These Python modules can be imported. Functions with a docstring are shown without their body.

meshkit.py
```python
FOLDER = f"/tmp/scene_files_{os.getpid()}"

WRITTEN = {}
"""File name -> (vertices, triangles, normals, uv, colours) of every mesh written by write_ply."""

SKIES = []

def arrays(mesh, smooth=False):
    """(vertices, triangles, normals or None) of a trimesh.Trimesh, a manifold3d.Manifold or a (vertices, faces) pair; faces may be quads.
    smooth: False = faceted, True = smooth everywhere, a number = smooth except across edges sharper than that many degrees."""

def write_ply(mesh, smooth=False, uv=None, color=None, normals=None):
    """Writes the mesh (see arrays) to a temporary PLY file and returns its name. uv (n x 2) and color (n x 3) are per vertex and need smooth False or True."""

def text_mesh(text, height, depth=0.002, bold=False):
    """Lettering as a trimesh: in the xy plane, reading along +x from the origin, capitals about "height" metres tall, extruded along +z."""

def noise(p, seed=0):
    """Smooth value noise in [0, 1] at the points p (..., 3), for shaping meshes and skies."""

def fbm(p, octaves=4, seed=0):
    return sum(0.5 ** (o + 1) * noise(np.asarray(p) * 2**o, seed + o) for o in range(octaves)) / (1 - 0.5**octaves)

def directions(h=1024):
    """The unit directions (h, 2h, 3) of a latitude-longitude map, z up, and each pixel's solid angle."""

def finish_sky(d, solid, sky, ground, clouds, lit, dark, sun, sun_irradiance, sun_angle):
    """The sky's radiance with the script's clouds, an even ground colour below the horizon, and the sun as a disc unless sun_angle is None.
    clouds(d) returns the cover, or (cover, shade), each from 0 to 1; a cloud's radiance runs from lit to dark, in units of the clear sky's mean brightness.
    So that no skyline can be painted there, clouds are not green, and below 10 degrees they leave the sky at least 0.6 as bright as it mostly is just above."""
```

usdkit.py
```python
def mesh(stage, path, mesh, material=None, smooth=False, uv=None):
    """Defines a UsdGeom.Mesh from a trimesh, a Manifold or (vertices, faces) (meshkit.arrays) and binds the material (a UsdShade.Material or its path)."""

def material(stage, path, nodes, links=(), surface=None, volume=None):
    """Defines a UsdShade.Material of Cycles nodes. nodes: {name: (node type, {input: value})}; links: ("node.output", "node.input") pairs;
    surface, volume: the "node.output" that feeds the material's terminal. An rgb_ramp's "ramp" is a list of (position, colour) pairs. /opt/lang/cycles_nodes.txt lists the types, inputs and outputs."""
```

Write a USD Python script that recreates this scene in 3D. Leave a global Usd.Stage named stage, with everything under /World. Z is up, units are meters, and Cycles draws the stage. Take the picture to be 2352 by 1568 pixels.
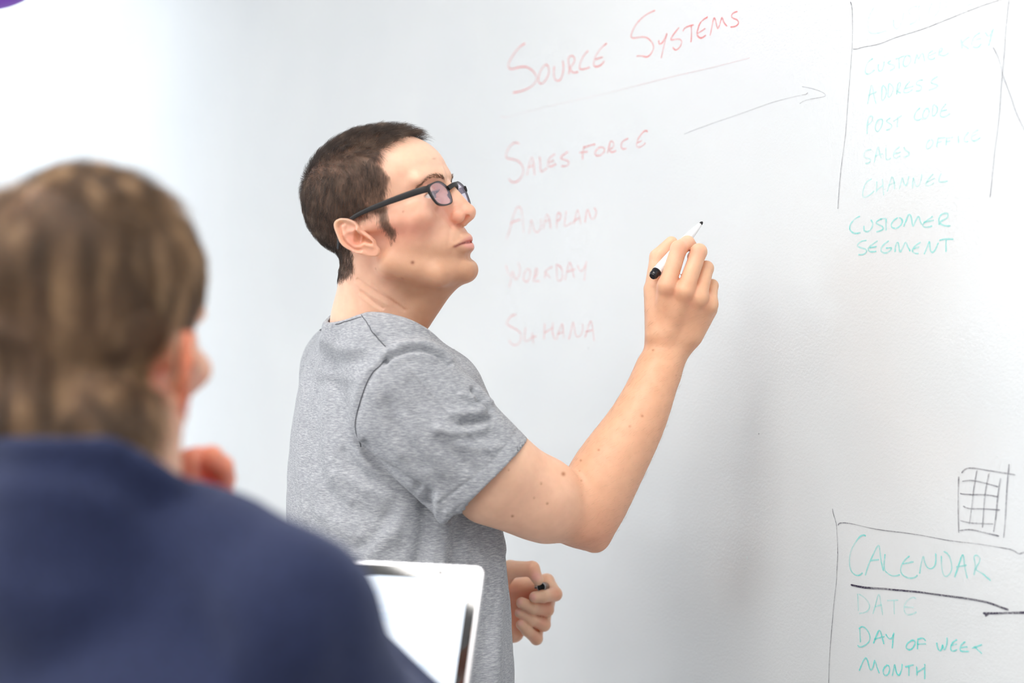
import math, numpy as np, trimesh, manifold3d, usdkit, meshkit
from pxr import Usd, UsdGeom, UsdLux, UsdShade, Sdf, Gf, Vt

stage = Usd.Stage.CreateInMemory()
UsdGeom.SetStageUpAxis(stage, 'Z'); UsdGeom.SetStageMetersPerUnit(stage, 1.0)
UsdGeom.Xform.Define(stage, '/World'); UsdGeom.Scope.Define(stage, '/World/Looks')

# ------------------------------------------------------------------ camera (50 mm, level, eye height 1.48 m, looking along +y)
W, H, FOC, EYE = 2352, 1568, 50.0, 1.48
FPX = FOC / 36.0 * W
cam = UsdGeom.Camera.Define(stage, '/World/camera')
cam.AddTranslateOp().Set((0, 0, EYE)); cam.AddRotateXOp().Set(90)
cam.CreateFocalLengthAttr(FOC); cam.CreateHorizontalApertureAttr(36.0); cam.CreateVerticalApertureAttr(24.0)
cam.CreateFStopAttr(2.5); cam.CreateFocusDistanceAttr(1.85); cam.CreateClippingRangeAttr((0.05, 100.0))
cam.CreateExposureAttr(-0.92)

def P(px, py, d):
    """The point at distance d (along y) that the photograph shows at pixel px, py."""
    return np.array([(px - W / 2) / FPX * d, d, EYE - (py - H / 2) / FPX * d])

# the board wall stands obliquely: unit normal into the room, direction along it, distance from the camera
WN = np.array([-0.82, -0.5724, 0.0]); WN /= np.linalg.norm(WN)
WD = np.array([WN[1], -WN[0], 0.0])           # along the wall, away to the left
WDIST = 1.42
def wall_pt(s, t, z): return -WN * WDIST + WD * s + WN * t + np.array([0, 0, z])
def on_wall(px, py, lift=0.0):
    r = np.array([(px - W / 2) / FPX, 1.0, -(py - H / 2) / FPX]); k = (WDIST - lift) / (-(WN @ r))
    return r * k + np.array([0, 0, EYE])

ROOM = dict(s0=-2.6, s1=6.6, t1=5.6, zc=3.4)
# ------------------------------------------------------------------ lights: the ceiling panels (built with the room) and overcast daylight outside the windows
LAMP_COLOR, LAMP_POWER = (1.0, 0.965, 0.925), 33.0
LAMPS = [(s, t) for s in (-1.0, .8, 2.6, 4.4) for t in (3.2, 4.8)] + [(-1.0, 1.35), (.8, 1.35)]
SKY_COLOR, SKY_POWER = (0.82, 0.91, 1.0), 1.7
dome = UsdLux.DomeLight.Define(stage, '/World/sky'); dome.CreateIntensityAttr(SKY_POWER); dome.CreateColorAttr(SKY_COLOR)     # overcast daylight outside the windows
SCREEN_POWER = 3.2
# ------------------------------------------------------------------ modelling tools
def sm(a, b, k):
    h = np.clip(0.5 + 0.5 * (b - a) / k, 0, 1); return b + (a - b) * h - k * h * (1 - h)
def smax(a, b, k): return -sm(-a, -b, k)
def sphere(p, c, r): return np.sqrt(((p - np.asarray(c)) ** 2).sum(1)) - r
def ellipsoid(p, c, r, R=None):
    q = p - np.asarray(c)
    if R is not None: q = q @ R
    r = np.asarray(r, float); k0 = np.sqrt(((q / r) ** 2).sum(1)); k1 = np.sqrt(((q / r ** 2) ** 2).sum(1))
    return k0 * (k0 - 1) / np.maximum(k1, 1e-9)
def cone(p, a, b, ra, rb):
    """Round cone between the spheres (a, ra) and (b, rb)."""
    a, b = np.asarray(a, float), np.asarray(b, float); ba = b - a
    t = np.clip((p - a) @ ba / (ba @ ba), 0, 1)
    return np.sqrt(((p - a - t[:, None] * ba) ** 2).sum(1)) - (ra + (rb - ra) * t)
def chain(p, pts, rs, k=None):
    f = None
    for i in range(len(pts) - 1):
        g = cone(p, pts[i], pts[i + 1], rs[i], rs[i + 1]); f = g if f is None else (np.minimum(f, g) if k is None else sm(f, g, k))
    return f
def polydist(p, pts):
    """Distance from the points (n, d) to an open polyline (m, d)."""
    pts = np.asarray(pts, float); best = np.full(len(p), 1e18)
    for a, b in zip(pts[:-1], pts[1:]):
        ba = b - a; t = np.clip((p - a) @ ba / max(ba @ ba, 1e-18), 0, 1)
        best = np.minimum(best, ((p - a - t[:, None] * ba) ** 2).sum(1))
    return np.sqrt(best)
def polysdf(p, poly):
    poly = np.asarray(poly, float); d = polydist(p, np.vstack([poly, poly[:1]])); inside = np.zeros(len(p), bool)
    for a, b in zip(poly, np.roll(poly, -1, 0)):
        c = ((a[1] > p[:, 1]) != (b[1] > p[:, 1])); x = (b[0] - a[0]) * (p[:, 1] - a[1]) / np.where(b[1] == a[1], 1e-12, b[1] - a[1]) + a[0]
        inside ^= c & (p[:, 0] < x)
    return np.where(inside, -d, d)
def gauss(d, w): return np.exp(-(d / w) ** 2)
def spline(pts, n=40):
    from scipy.interpolate import CubicSpline
    pts = np.asarray(pts, float)
    if len(pts) < 3: return np.linspace(pts[0], pts[-1], n)
    t = np.r_[0, np.cumsum(np.linalg.norm(np.diff(pts, axis=0), axis=1) ** 0.5)]
    return CubicSpline(t, pts, bc_type='natural')(np.linspace(0, t[-1], n))

_C = np.array([[i, j, k] for i in (0, 1) for j in (0, 1) for k in (0, 1)])
def mesh_sdf(f, lo, hi, h, relax=1, B=8):
    """Surface nets of the zero level of f over the box lo..hi with cells of size h, evaluated only in blocks near the surface."""
    lo, hi = np.asarray(lo, float), np.asarray(hi, float)
    nb = np.ceil((hi - lo) / (h * B)).astype(int); n = nb * B
    bi = np.stack(np.meshgrid(*[np.arange(k) for k in nb], indexing='ij'), -1).reshape(-1, 3)
    fc = np.concatenate([f(lo + (c + 0.5) * h * B) for c in np.array_split(bi, max(1, len(bi) // 200000))])
    V = np.repeat(np.repeat(np.repeat(fc.reshape(nb).astype(np.float32), B, 0), B, 1), B, 2)
    keep = bi[np.abs(fc) < 1.35 * h * B]
    off = np.stack(np.meshgrid(*[np.arange(B)] * 3, indexing='ij'), -1).reshape(-1, 3)
    for part in np.array_split(keep, max(1, len(keep) // 600)):
        g = (part[:, None] * B + off).reshape(-1, 3)
        V[g[:, 0], g[:, 1], g[:, 2]] = f(lo + g * h)
    S = V < 0
    cnt = np.zeros(n - 1, np.int8)
    for c in _C: cnt += S[c[0]:n[0] - 1 + c[0], c[1]:n[1] - 1 + c[1], c[2]:n[2] - 1 + c[2]]
    cell = np.argwhere((cnt > 0) & (cnt < 8)); idx = np.full(n - 1, -1, np.int64); idx[tuple(cell.T)] = np.arange(len(cell))
    val = np.stack([V[cell[:, 0] + c[0], cell[:, 1] + c[1], cell[:, 2] + c[2]] for c in _C], 1).astype(float)
    acc, num = np.zeros((len(cell), 3)), np.zeros(len(cell))
    for a in range(8):
        for b in range(a + 1, 8):
            if np.abs(_C[a] - _C[b]).sum() == 1:
                m = (val[:, a] < 0) != (val[:, b] < 0); t = val[:, a] / np.where(m, val[:, a] - val[:, b], 1)
                acc += np.where(m[:, None], _C[a] + t[:, None] * (_C[b] - _C[a]), 0); num += m
    v = lo + (cell + acc / num[:, None]) * h
    quads = []
    for ax in range(3):
        o1, o2 = [x for x in range(3) if x != ax]; e = np.eye(3, dtype=int)
        sl0 = [slice(1, None)] * 3; sl1 = [slice(1, None)] * 3; sl0[ax] = slice(0, -1)
        A, Bv = S[tuple(sl0)], S[tuple(sl1)]
        ed = np.argwhere(A != Bv) + 1; ed[:, ax] -= 1
        ed = ed[(ed < n - 1).all(1)]
        q = np.stack([idx[tuple((ed - i * e[o1] - j * e[o2]).T)] for i, j in ((1, 1), (0, 1), (0, 0), (1, 0))], 1)
        fl = S[tuple(ed.T)] ^ (ax == 1)
        q[~fl] = q[~fl][:, ::-1]
        quads.append(q[(q >= 0).all(1)])
    q = np.vstack(quads)
    for _ in range(relax):                                   # pull the vertices onto the surface
        eps = h * 0.3; f0 = f(v)
        g = np.stack([f(v + eps * d) - f(v - eps * d) for d in np.eye(3)], 1) / (2 * eps)
        st = -(f0 / np.maximum((g ** 2).sum(1), 0.05))[:, None] * g
        ln = np.linalg.norm(st, axis=1, keepdims=True); v = v + st * np.minimum(1, 0.6 * h / np.maximum(ln, 1e-12))
    d1 = np.linalg.norm(v[q[:, 0]] - v[q[:, 2]], axis=1) <= np.linalg.norm(v[q[:, 1]] - v[q[:, 3]], axis=1)
    tri = np.vstack([q[d1][:, [0, 1, 2]], q[d1][:, [0, 2, 3]], q[~d1][:, [0, 1, 3]], q[~d1][:, [1, 2, 3]]])
    return v, tri
def vertex_normals(v, f):
    n = np.zeros_like(v); fn = np.cross(v[f[:, 1]] - v[f[:, 0]], v[f[:, 2]] - v[f[:, 0]])
    for k in range(3): np.add.at(n, f[:, k], fn)
    return n / np.maximum(np.linalg.norm(n, axis=1, keepdims=True), 1e-12)
def smoothed(v, f, n=1, lam=0.5):
    from scipy.sparse import coo_matrix
    e = np.vstack([f[:, [0, 1]], f[:, [1, 2]], f[:, [2, 0]]]); e = np.vstack([e, e[:, ::-1]])
    A = coo_matrix((np.ones(len(e)), (e[:, 0], e[:, 1])), shape=(len(v), len(v))).tocsr(); A.data[:] = 1
    d = np.asarray(A.sum(1)).ravel()
    for _ in range(n): v = v + lam * ((A @ v) / np.maximum(d, 1)[:, None] - v)
    return v
def srgb(*c):
    c = np.asarray(c, float) / 255.0; return np.where(c <= 0.04045, c / 12.92, ((c + 0.055) / 1.055) ** 2.4)
def lin(c): return srgb(*c)

# ------------------------------------------------------------------ scene graph helpers
_used = {}
def numbered(path):
    n = _used.get(path, 0); _used[path] = n + 1
    return path if n == 0 else f'{path}_{n:03d}'
def tag(prim, label=None, category=None, group=None, kind=None):
    prim = prim.GetPrim() if hasattr(prim, 'GetPrim') else prim
    for k, x in (('label', label), ('category', category), ('group', group), ('kind', kind)):
        if x: prim.SetCustomDataByKey(k, x)
    return prim
def thing(name, label, category, loc=(0, 0, 0), group=None):
    x = UsdGeom.Xform.Define(stage, numbered('/World/' + name)); x.AddTranslateOp().Set(tuple(map(float, loc)))
    return tag(x, label, category, group)
def obj(name, mesh, mat, parent=None, smooth=False, attrs=None, label=None, kind=None):
    base = str(parent.GetPath()) if parent is not None else '/World'
    if parent is not None and not isinstance(mesh, (tuple, list)) and hasattr(mesh, 'vertices'): mesh = (np.array(mesh.vertices), np.array(mesh.faces))
    elif hasattr(mesh, 'to_mesh'):
        m = mesh.to_mesh(); mesh = (np.array(m.vert_properties[:, :3], float), np.array(m.tri_verts))
    elif hasattr(mesh, 'vertices'): mesh = (np.array(mesh.vertices), np.array(mesh.faces))
    v, f = np.asarray(mesh[0], float), np.asarray(mesh[1])
    if parent is not None:
        p, o = parent, np.zeros(3)
        while str(p.GetPath()) != '/World':
            t = p.GetAttribute('xformOp:translate')
            if t and t.HasAuthoredValue(): o = o + np.array(t.Get())
            p = p.GetParent()
        v = v - o
    m = usdkit.mesh(stage, numbered(base + '/' + name), (v, f), mat, smooth=smooth)
    for k, (typ, a) in (attrs or {}).items():
        T = {'c': Sdf.ValueTypeNames.Color3fArray, 'f': Sdf.ValueTypeNames.FloatArray}[typ]
        val = Vt.Vec3fArray.FromNumpy(np.asarray(a, np.float32)) if typ == 'c' else Vt.FloatArray.FromNumpy(np.asarray(a, np.float32))
        UsdGeom.PrimvarsAPI(m).CreatePrimvar(k, T, 'vertex').Set(val)
    m.GetPrim()
    return tag(m, label, None, None, kind)
def curves(name, strands, widths, mat, parent, colors=None):
    """strands (n, k, 3) world points, widths (k,) or (n, k) diameters"""
    n, k = strands.shape[:2]; o = np.zeros(3); p = parent
    while str(p.GetPath()) != '/World':
        t = p.GetAttribute('xformOp:translate')
        if t and t.HasAuthoredValue(): o = o + np.array(t.Get())
        p = p.GetParent()
    c = UsdGeom.BasisCurves.Define(stage, numbered(str(parent.GetPath()) + '/' + name))
    c.CreateTypeAttr('linear'); c.CreatePointsAttr(Vt.Vec3fArray.FromNumpy((strands - o).reshape(-1, 3).astype(np.float32)))
    c.CreateCurveVertexCountsAttr(Vt.IntArray.FromNumpy(np.full(n, k, np.int32)))
    c.CreateWidthsAttr(Vt.FloatArray.FromNumpy(np.broadcast_to(widths, (n, k)).astype(np.float32).ravel())); c.SetWidthsInterpolation('vertex')
    UsdShade.MaterialBindingAPI.Apply(c.GetPrim()).Bind(mat)
    return c.GetPrim()
LK = '/World/Looks/'
def mat(name, color, rough=0.5, **kw):
    return usdkit.material(stage, LK + name, {'p': ('principled_bsdf', {'base_color': tuple(color), 'roughness': rough, **kw})}, surface='p.BSDF')
# ------------------------------------------------------------------ materials
def skin_material(name, sss=0.25, rough=0.46, spec=0.35):
    return usdkit.material(stage, LK + name, {
        'tint': ('attribute', {'attribute': 'tint'}),
        'tc': ('texture_coordinate', {}),
        'n1': ('noise_texture', {'scale': 900.0, 'detail': 3.0}), 'n2': ('noise_texture', {'scale': 70.0, 'detail': 4.0}),
        'mot': ('rgb_ramp', {'ramp': [(0.3, (0.95, 0.93, 0.92)), (0.7, (1.03, 1.04, 1.04))]}),
        'mul': ('mix_color', {'blend_type': 'multiply', 'fac': 1.0, 'use_clamp': False}),
        'b': ('bump', {'strength': 0.18, 'distance': 0.0006}),
        'p': ('principled_bsdf', {'roughness': rough, 'specular_ior_level': spec, 'subsurface_weight': sss, 'subsurface_scale': 0.006, 'subsurface_radius': (1.0, 0.35, 0.18), 'subsurface_method': 'random_walk'})},
        [('tc.object', 'n1.vector'), ('tc.object', 'n2.vector'), ('n2.fac', 'mot.fac'), ('tint.color', 'mul.a'), ('mot.color', 'mul.b'), ('mul.result', 'p.base_color'), ('n1.fac', 'b.height'), ('b.normal', 'p.normal')], surface='p.BSDF')
SKIN = skin_material('skin')
def hair_material(name, c0, c1, c2, rough=0.42, streak=(55.0, 55.0, 55.0), spread=0.28, lone=0.45):
    return usdkit.material(stage, LK + name, {
        'i': ('hair_info', {}), 'g': ('geometry', {}), 'mp': ('mapping', {'scale': streak}), 'n': ('noise_texture', {'scale': 1.0, 'detail': 2.0}),
        'w': ('white_noise_texture', {'dimensions': '1D'}),
        'r': ('rgb_ramp', {'ramp': [(0.0, c0), (0.5, c1), (1.0, c2)]}), 'a': ('math', {'math_type': 'multiply_add', 'value2': lone, 'value3': 0.5 * (0.5 - lone)}), 'nm': ('map_range', {'from_min': 0.5 - spread, 'from_max': 0.5 + spread, 'to_min': 0.0, 'to_max': 0.75, 'clamp': True}), 'a2': ('math', {'math_type': 'add', 'use_clamp': True}),
        'p': ('principled_bsdf', {'roughness': rough, 'specular_ior_level': 0.4, 'sheen_weight': 0.12, 'sheen_roughness': 0.4})},
        [('g.position', 'mp.vector'), ('mp.vector', 'n.vector'), ('g.random_per_island', 'a.value1'), ('n.fac', 'nm.value'), ('nm.result', 'a2.value2'), ('a.value', 'a2.value1'), ('a2.value', 'r.fac'), ('r.color', 'p.base_color')], surface='p.BSDF')
# ------------------------------------------------------------------ handwriting on the board wall: strokes in drawing units of the sheet they were traced from
SHEETS = {'A': (1130, 0, 3.733), 'B': (1130, 420, 3.92), 'C': (1900, 0, 5.2035), 'D': (1900, 290, 5.0575), 'E': (1890, 1050, 5.09), 'F': (1890, 1310, 5.09), 'G': (1540, 150, 5.6)}
RED, TEAL, DARK, FAINT = 'red', 'teal', 'dark', 'faint'
WRITING = [
 ('SOURCE SYSTEMS', 'A', RED, .62, 2.3, '285,370 230,410 170,490 140,560 155,590 200,585 280,572 340,600 378,650 375,700 330,745 260,778 178,795|455,556 475,560 488,610 470,670 425,718 400,700 405,640 430,585 455,556|535,570 530,630 545,685 575,690 605,640 612,560 607,520|660,635 660,560 655,500 675,480 700,485 705,530 675,580 685,615 710,622 740,615|825,435 785,480 755,550 755,590 790,592 840,575|985,370 930,420 885,490 872,545 885,570 930,560 965,520|885,510 950,488|1400,88 1340,115 1260,180 1205,265 1195,320 1230,325 1310,318 1360,350 1385,400 1370,450 1330,487 1290,480 1240,482|1430,345 1435,375 1455,370 1490,310 1500,285|1500,285 1480,370 1450,500|1605,235 1560,290 1535,340 1590,335 1625,350 1615,395 1575,428 1550,405|1637,268 1655,240 1730,212|1708,225 1710,300 1705,362|1850,145 1790,190 1765,250 1760,300 1790,325 1835,300|1760,290 1830,243|1870,305 1885,230 1905,155 1920,190 1935,243 1955,200 1972,150 1985,185 2015,225|2105,98 2060,120 2058,150 2100,170 2112,200 2085,225 2045,232'),
 ('SALES FORCE', 'A', RED, .50, 2.3, '235,1232 200,1222 150,1260 120,1330 130,1355 200,1370 245,1400 268,1450 255,1510 215,1555 170,1560 145,1530|300,1500 315,1420 340,1350 352,1380 365,1500|310,1435 350,1420|408,1340 415,1420 420,1470 440,1465 470,1440|540,1320 500,1350 480,1390 485,1425 510,1425 548,1405|485,1395 530,1375|652,1300 610,1330 590,1355 640,1375 660,1395 640,1420 595,1425|790,1250 778,1310 778,1368|790,1265 830,1250 885,1235|748,1308 820,1300|910,1270 945,1262 965,1285 945,1320 905,1335 882,1315 905,1275|990,1315 1005,1250 1020,1210 1042,1225 1035,1265 1010,1280 1020,1303 1065,1290|1168,1185 1120,1215 1107,1250 1120,1275 1155,1272|1335,1132 1315,1120 1260,1180 1240,1230 1245,1258 1280,1255 1315,1225|1245,1225 1285,1205'),
 ('ANAPLAN', 'B', RED, .40, 2.2, '130,505 165,400 215,240 245,215 268,260 285,450|165,365 205,345 255,330|335,455 345,380 352,335 370,385 400,445 435,410 440,320|463,415 475,340 495,285 515,320 528,412|470,350 520,330|585,412 583,330 600,268 618,285 610,325 585,345|668,255 658,330 655,388 690,375 720,358|735,368 755,290 772,245 785,290 800,372|740,340 790,312|838,355 845,300 860,240 880,290 900,325 930,300 932,240 918,225'),
 ('WORKDAY', 'B', RED, .36, 2.2, '125,740 165,830 185,800 200,840 215,868 240,840 252,770 235,715|180,830 155,940|315,775 290,820 285,870 310,890 335,860 345,810 335,778 315,775|375,860 390,800 400,768 410,790 395,840 370,880 430,882|475,860 480,790|545,752 490,790 478,815|485,810 525,855|580,730 583,800 595,880 625,870 635,820 620,760 585,735|657,875 675,790 700,718 720,770 740,855|675,800 750,775|770,740 800,795 825,770 855,705|845,740 830,880'),
 ('S4HANA', 'B', RED, .38, 2.2, '215,1185 180,1195 135,1250 135,1270 200,1310 250,1345 262,1390 245,1440 205,1460 165,1440 155,1410|303,1300 300,1420 330,1415 355,1395 400,1378|362,1350 372,1445|475,1265 468,1410|550,1255 545,1340 565,1410|470,1350 505,1330 550,1300|580,1412 605,1330 632,1270 640,1320 648,1400|590,1360 640,1345|690,1412 712,1330 730,1255 745,1330 770,1385 805,1360 815,1265|835,1395 860,1320 888,1245 905,1300 920,1425|840,1340 905,1325'),
 ('CUSTOMER', 'C', TEAL, .13, 2.2, '560,90 500,200 485,290 500,380 570,400 700,370|790,240 800,320 830,345 880,290 915,150|1110,75 1010,90 975,150 1060,210 1060,250 985,295|1085,80 1105,250|1250,40 1215,170 1260,195 1330,130 1350,0|1415,95 1440,-30 1480,60 1520,-40 1560,50|1740,-60 1650,-10 1660,60 1740,30'),
 ('CUSTOMER KEY', 'C', TEAL, .24, 2.1, '545,700 490,740 455,830 460,875 500,882 565,835|610,770 615,840 640,850 670,800 680,735|760,725 725,755 800,785 795,815 750,845|815,705 920,670|855,695 860,820|940,665 910,730 915,785 950,790 995,730 985,670 945,660|1045,760 1075,650 1090,700 1130,640 1165,735|1265,605 1215,640 1212,700 1250,710 1290,690|1215,665 1300,630|1330,670 1360,575 1375,590 1340,640 1390,665 1450,630|1600,470 1610,580|1700,440 1615,520 1690,580|1830,390 1750,450 1735,550 1800,565 1840,520|1745,490 1840,455|1890,385 1930,430 1985,345|1975,360 1930,545'),
 ('ADDRESS', 'C', TEAL, .26, 2.1, '480,1245 500,1150 530,1020 555,1130 585,1240|490,1140 590,1095|655,1030 660,1200 695,1150 700,1060 660,1020|735,1000 735,1160 775,1110 785,1040 740,995|830,1130 850,1000 870,985 865,1040 840,1090 880,1110|985,975 930,1040 915,1100 960,1105 1020,1070|925,1060 1030,1030|1145,955 1085,970 1065,1005 1120,1030 1115,1075 1055,1090|1320,915 1255,955 1245,990 1320,1020 1290,1050 1215,1075'),
 ('POST CODE', 'C', TEAL, .28, 2.1, '475,1600 485,1440 510,1390 540,1395 530,1450 490,1490|620,1425 655,1430 650,1500 600,1570 575,1540 590,1460 620,1425|755,1410 710,1450 765,1490 760,1530 705,1555|790,1450 890,1380|840,1400 835,1520|1110,1290 1060,1340 1045,1420 1090,1435 1130,1410|1170,1305 1140,1390 1170,1415 1215,1350 1205,1300 1170,1300|1265,1255 1265,1385 1305,1350 1310,1280 1270,1250|1420,1240 1365,1310 1355,1385 1400,1395 1465,1355|1360,1330 1430,1310'),
 ('SALES OFFICE', 'D', TEAL, .24, 2.1, '510,270 450,285 425,330 440,360 500,390 480,425 440,430|545,420 565,330 590,245 605,300 630,370|555,340 645,320|680,250 680,330 690,385 740,370|840,240 790,280 770,340 790,370 850,340|780,320 855,300|890,240 910,280 950,310 930,345 890,355|1190,155 1155,210 1160,260 1200,240 1230,180 1205,150|1290,130 1270,240|1290,140 1370,130|1275,190 1330,175|1385,130 1380,220|1380,140 1460,125|1380,180 1430,170|1522,110 1525,195|1640,70 1595,130 1600,175 1640,175|1755,40 1690,80 1675,140 1700,170 1780,130|1680,115 1750,85'),
 ('CHANNEL', 'D', TEAL, .27, 2.1, '515,610 450,660 415,760 420,820 470,810 545,750|575,640 570,770|640,610 655,800|570,745 640,690|695,760 725,660 755,590 780,680 780,730|710,690 790,650|835,730 860,640 875,600 900,680 920,680 945,580|990,720 1000,600 1030,690 1060,690 1100,555|1230,555 1170,620 1150,680 1180,690 1240,655|1155,650 1250,600|1325,545 1300,640 1400,635'),
 ('CUSTOMER SEGMENT', 'D', TEAL, .46, 2.2, '380,1045 330,1070 270,1140 265,1200 310,1240 385,1235|425,1155 435,1215 475,1220 515,1180 525,1120 505,1085|630,1070 570,1120 640,1165 645,1195 570,1225|615,1085 650,1070 690,1075|682,1080 682,1210|820,1060 765,1100 745,1160 790,1185 850,1150 870,1090 835,1058|885,1165 920,1080 950,1025 975,1060 995,1155 1020,1110 1060,1050 1080,1100 1100,1140|1225,1045 1150,1100 1110,1150 1150,1172 1220,1155|1120,1115 1240,1090|1300,1145 1300,1060 1345,1015 1400,1020 1380,1070 1310,1115 1350,1150 1430,1155|455,1325 390,1340 350,1385 390,1410 455,1440 430,1480 360,1490|585,1330 500,1390 475,1430 500,1455 570,1450|490,1410 575,1395|715,1330 650,1380 625,1440 660,1470 720,1450 745,1415 680,1415|785,1460 800,1370 820,1350 845,1455 880,1400 910,1350 935,1400 965,1450|1085,1345 1010,1400 990,1450 1020,1475 1060,1475|1000,1420 1070,1400|1125,1485 1160,1400 1185,1340 1200,1440 1230,1460 1290,1350|1300,1325 1370,1310 1465,1312|1380,1320 1378,1460'),
 ('CALENDAR', 'E', TEAL, .48, 2.1, '505,920 460,910 390,980 330,1090 310,1220 340,1340 410,1380 465,1350|495,1380 540,1240 600,1110 650,1030 675,1170 710,1330|560,1205 655,1195|727,1130 715,1280 740,1340 820,1385 900,1370|1015,1150 950,1210 910,1300 930,1370 1010,1410 1080,1400 1105,1375|935,1245 1060,1220|1130,1360 1150,1240 1175,1160 1195,1240 1250,1300 1305,1270 1318,1120|1385,1150 1390,1290 1430,1390 1490,1350 1505,1250 1460,1130 1410,1100|1540,1400 1590,1250 1635,1140 1655,1250 1690,1415|1560,1280 1680,1260|1765,1375 1780,1250 1770,1160 1800,1145 1835,1200 1790,1300 1850,1350 1960,1440'),
 ('DATE', 'F', TEAL, .30, 2.0, '405,270 415,470|420,275 500,330 545,420 510,480 420,500|585,505 620,380 655,280 680,400 700,520|610,420 690,400|750,350 880,345|830,350 835,510|1090,330 1060,315 980,360 950,450 980,510 1040,510 1095,485|955,425 1060,430'),
 ('DAY OF WEEK', 'F', TEAL, .72, 2.0, '430,680 440,840|420,680 460,655 520,700 550,790 510,860 430,890 405,870|590,850 620,770 660,700 690,770 715,860|600,800 720,770|735,740 770,790 800,790 830,725|825,740 810,910|1050,810 990,850 975,900 1010,925 1060,890 1075,830 1050,810|1110,790 1105,920|1115,800 1170,790 1200,820|1100,860 1205,855|1330,840 1350,920 1380,930 1400,870 1415,920 1440,890 1450,780|1570,805 1510,850 1495,920 1520,940 1570,920|1500,870 1570,860|1665,830 1610,880 1610,935 1650,945 1710,945|1615,900 1690,890|1860,865 1790,890 1740,905|1770,890 1860,970'),
 ('MONTH', 'F', TEAL, .74, 2.0, '425,1170 460,1080 500,1020 530,1080 560,1160 590,1110 605,1050 630,1120 660,1200|755,1100 710,1150 715,1215 750,1220 780,1150 760,1100|810,1230 830,1140 840,1100 860,1190 890,1220 920,1150 925,1090|960,1125 1060,1100|1005,1115 1005,1230|1095,1120 1100,1225|1190,1090 1190,1270|1100,1190 1195,1130'),
]
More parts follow.
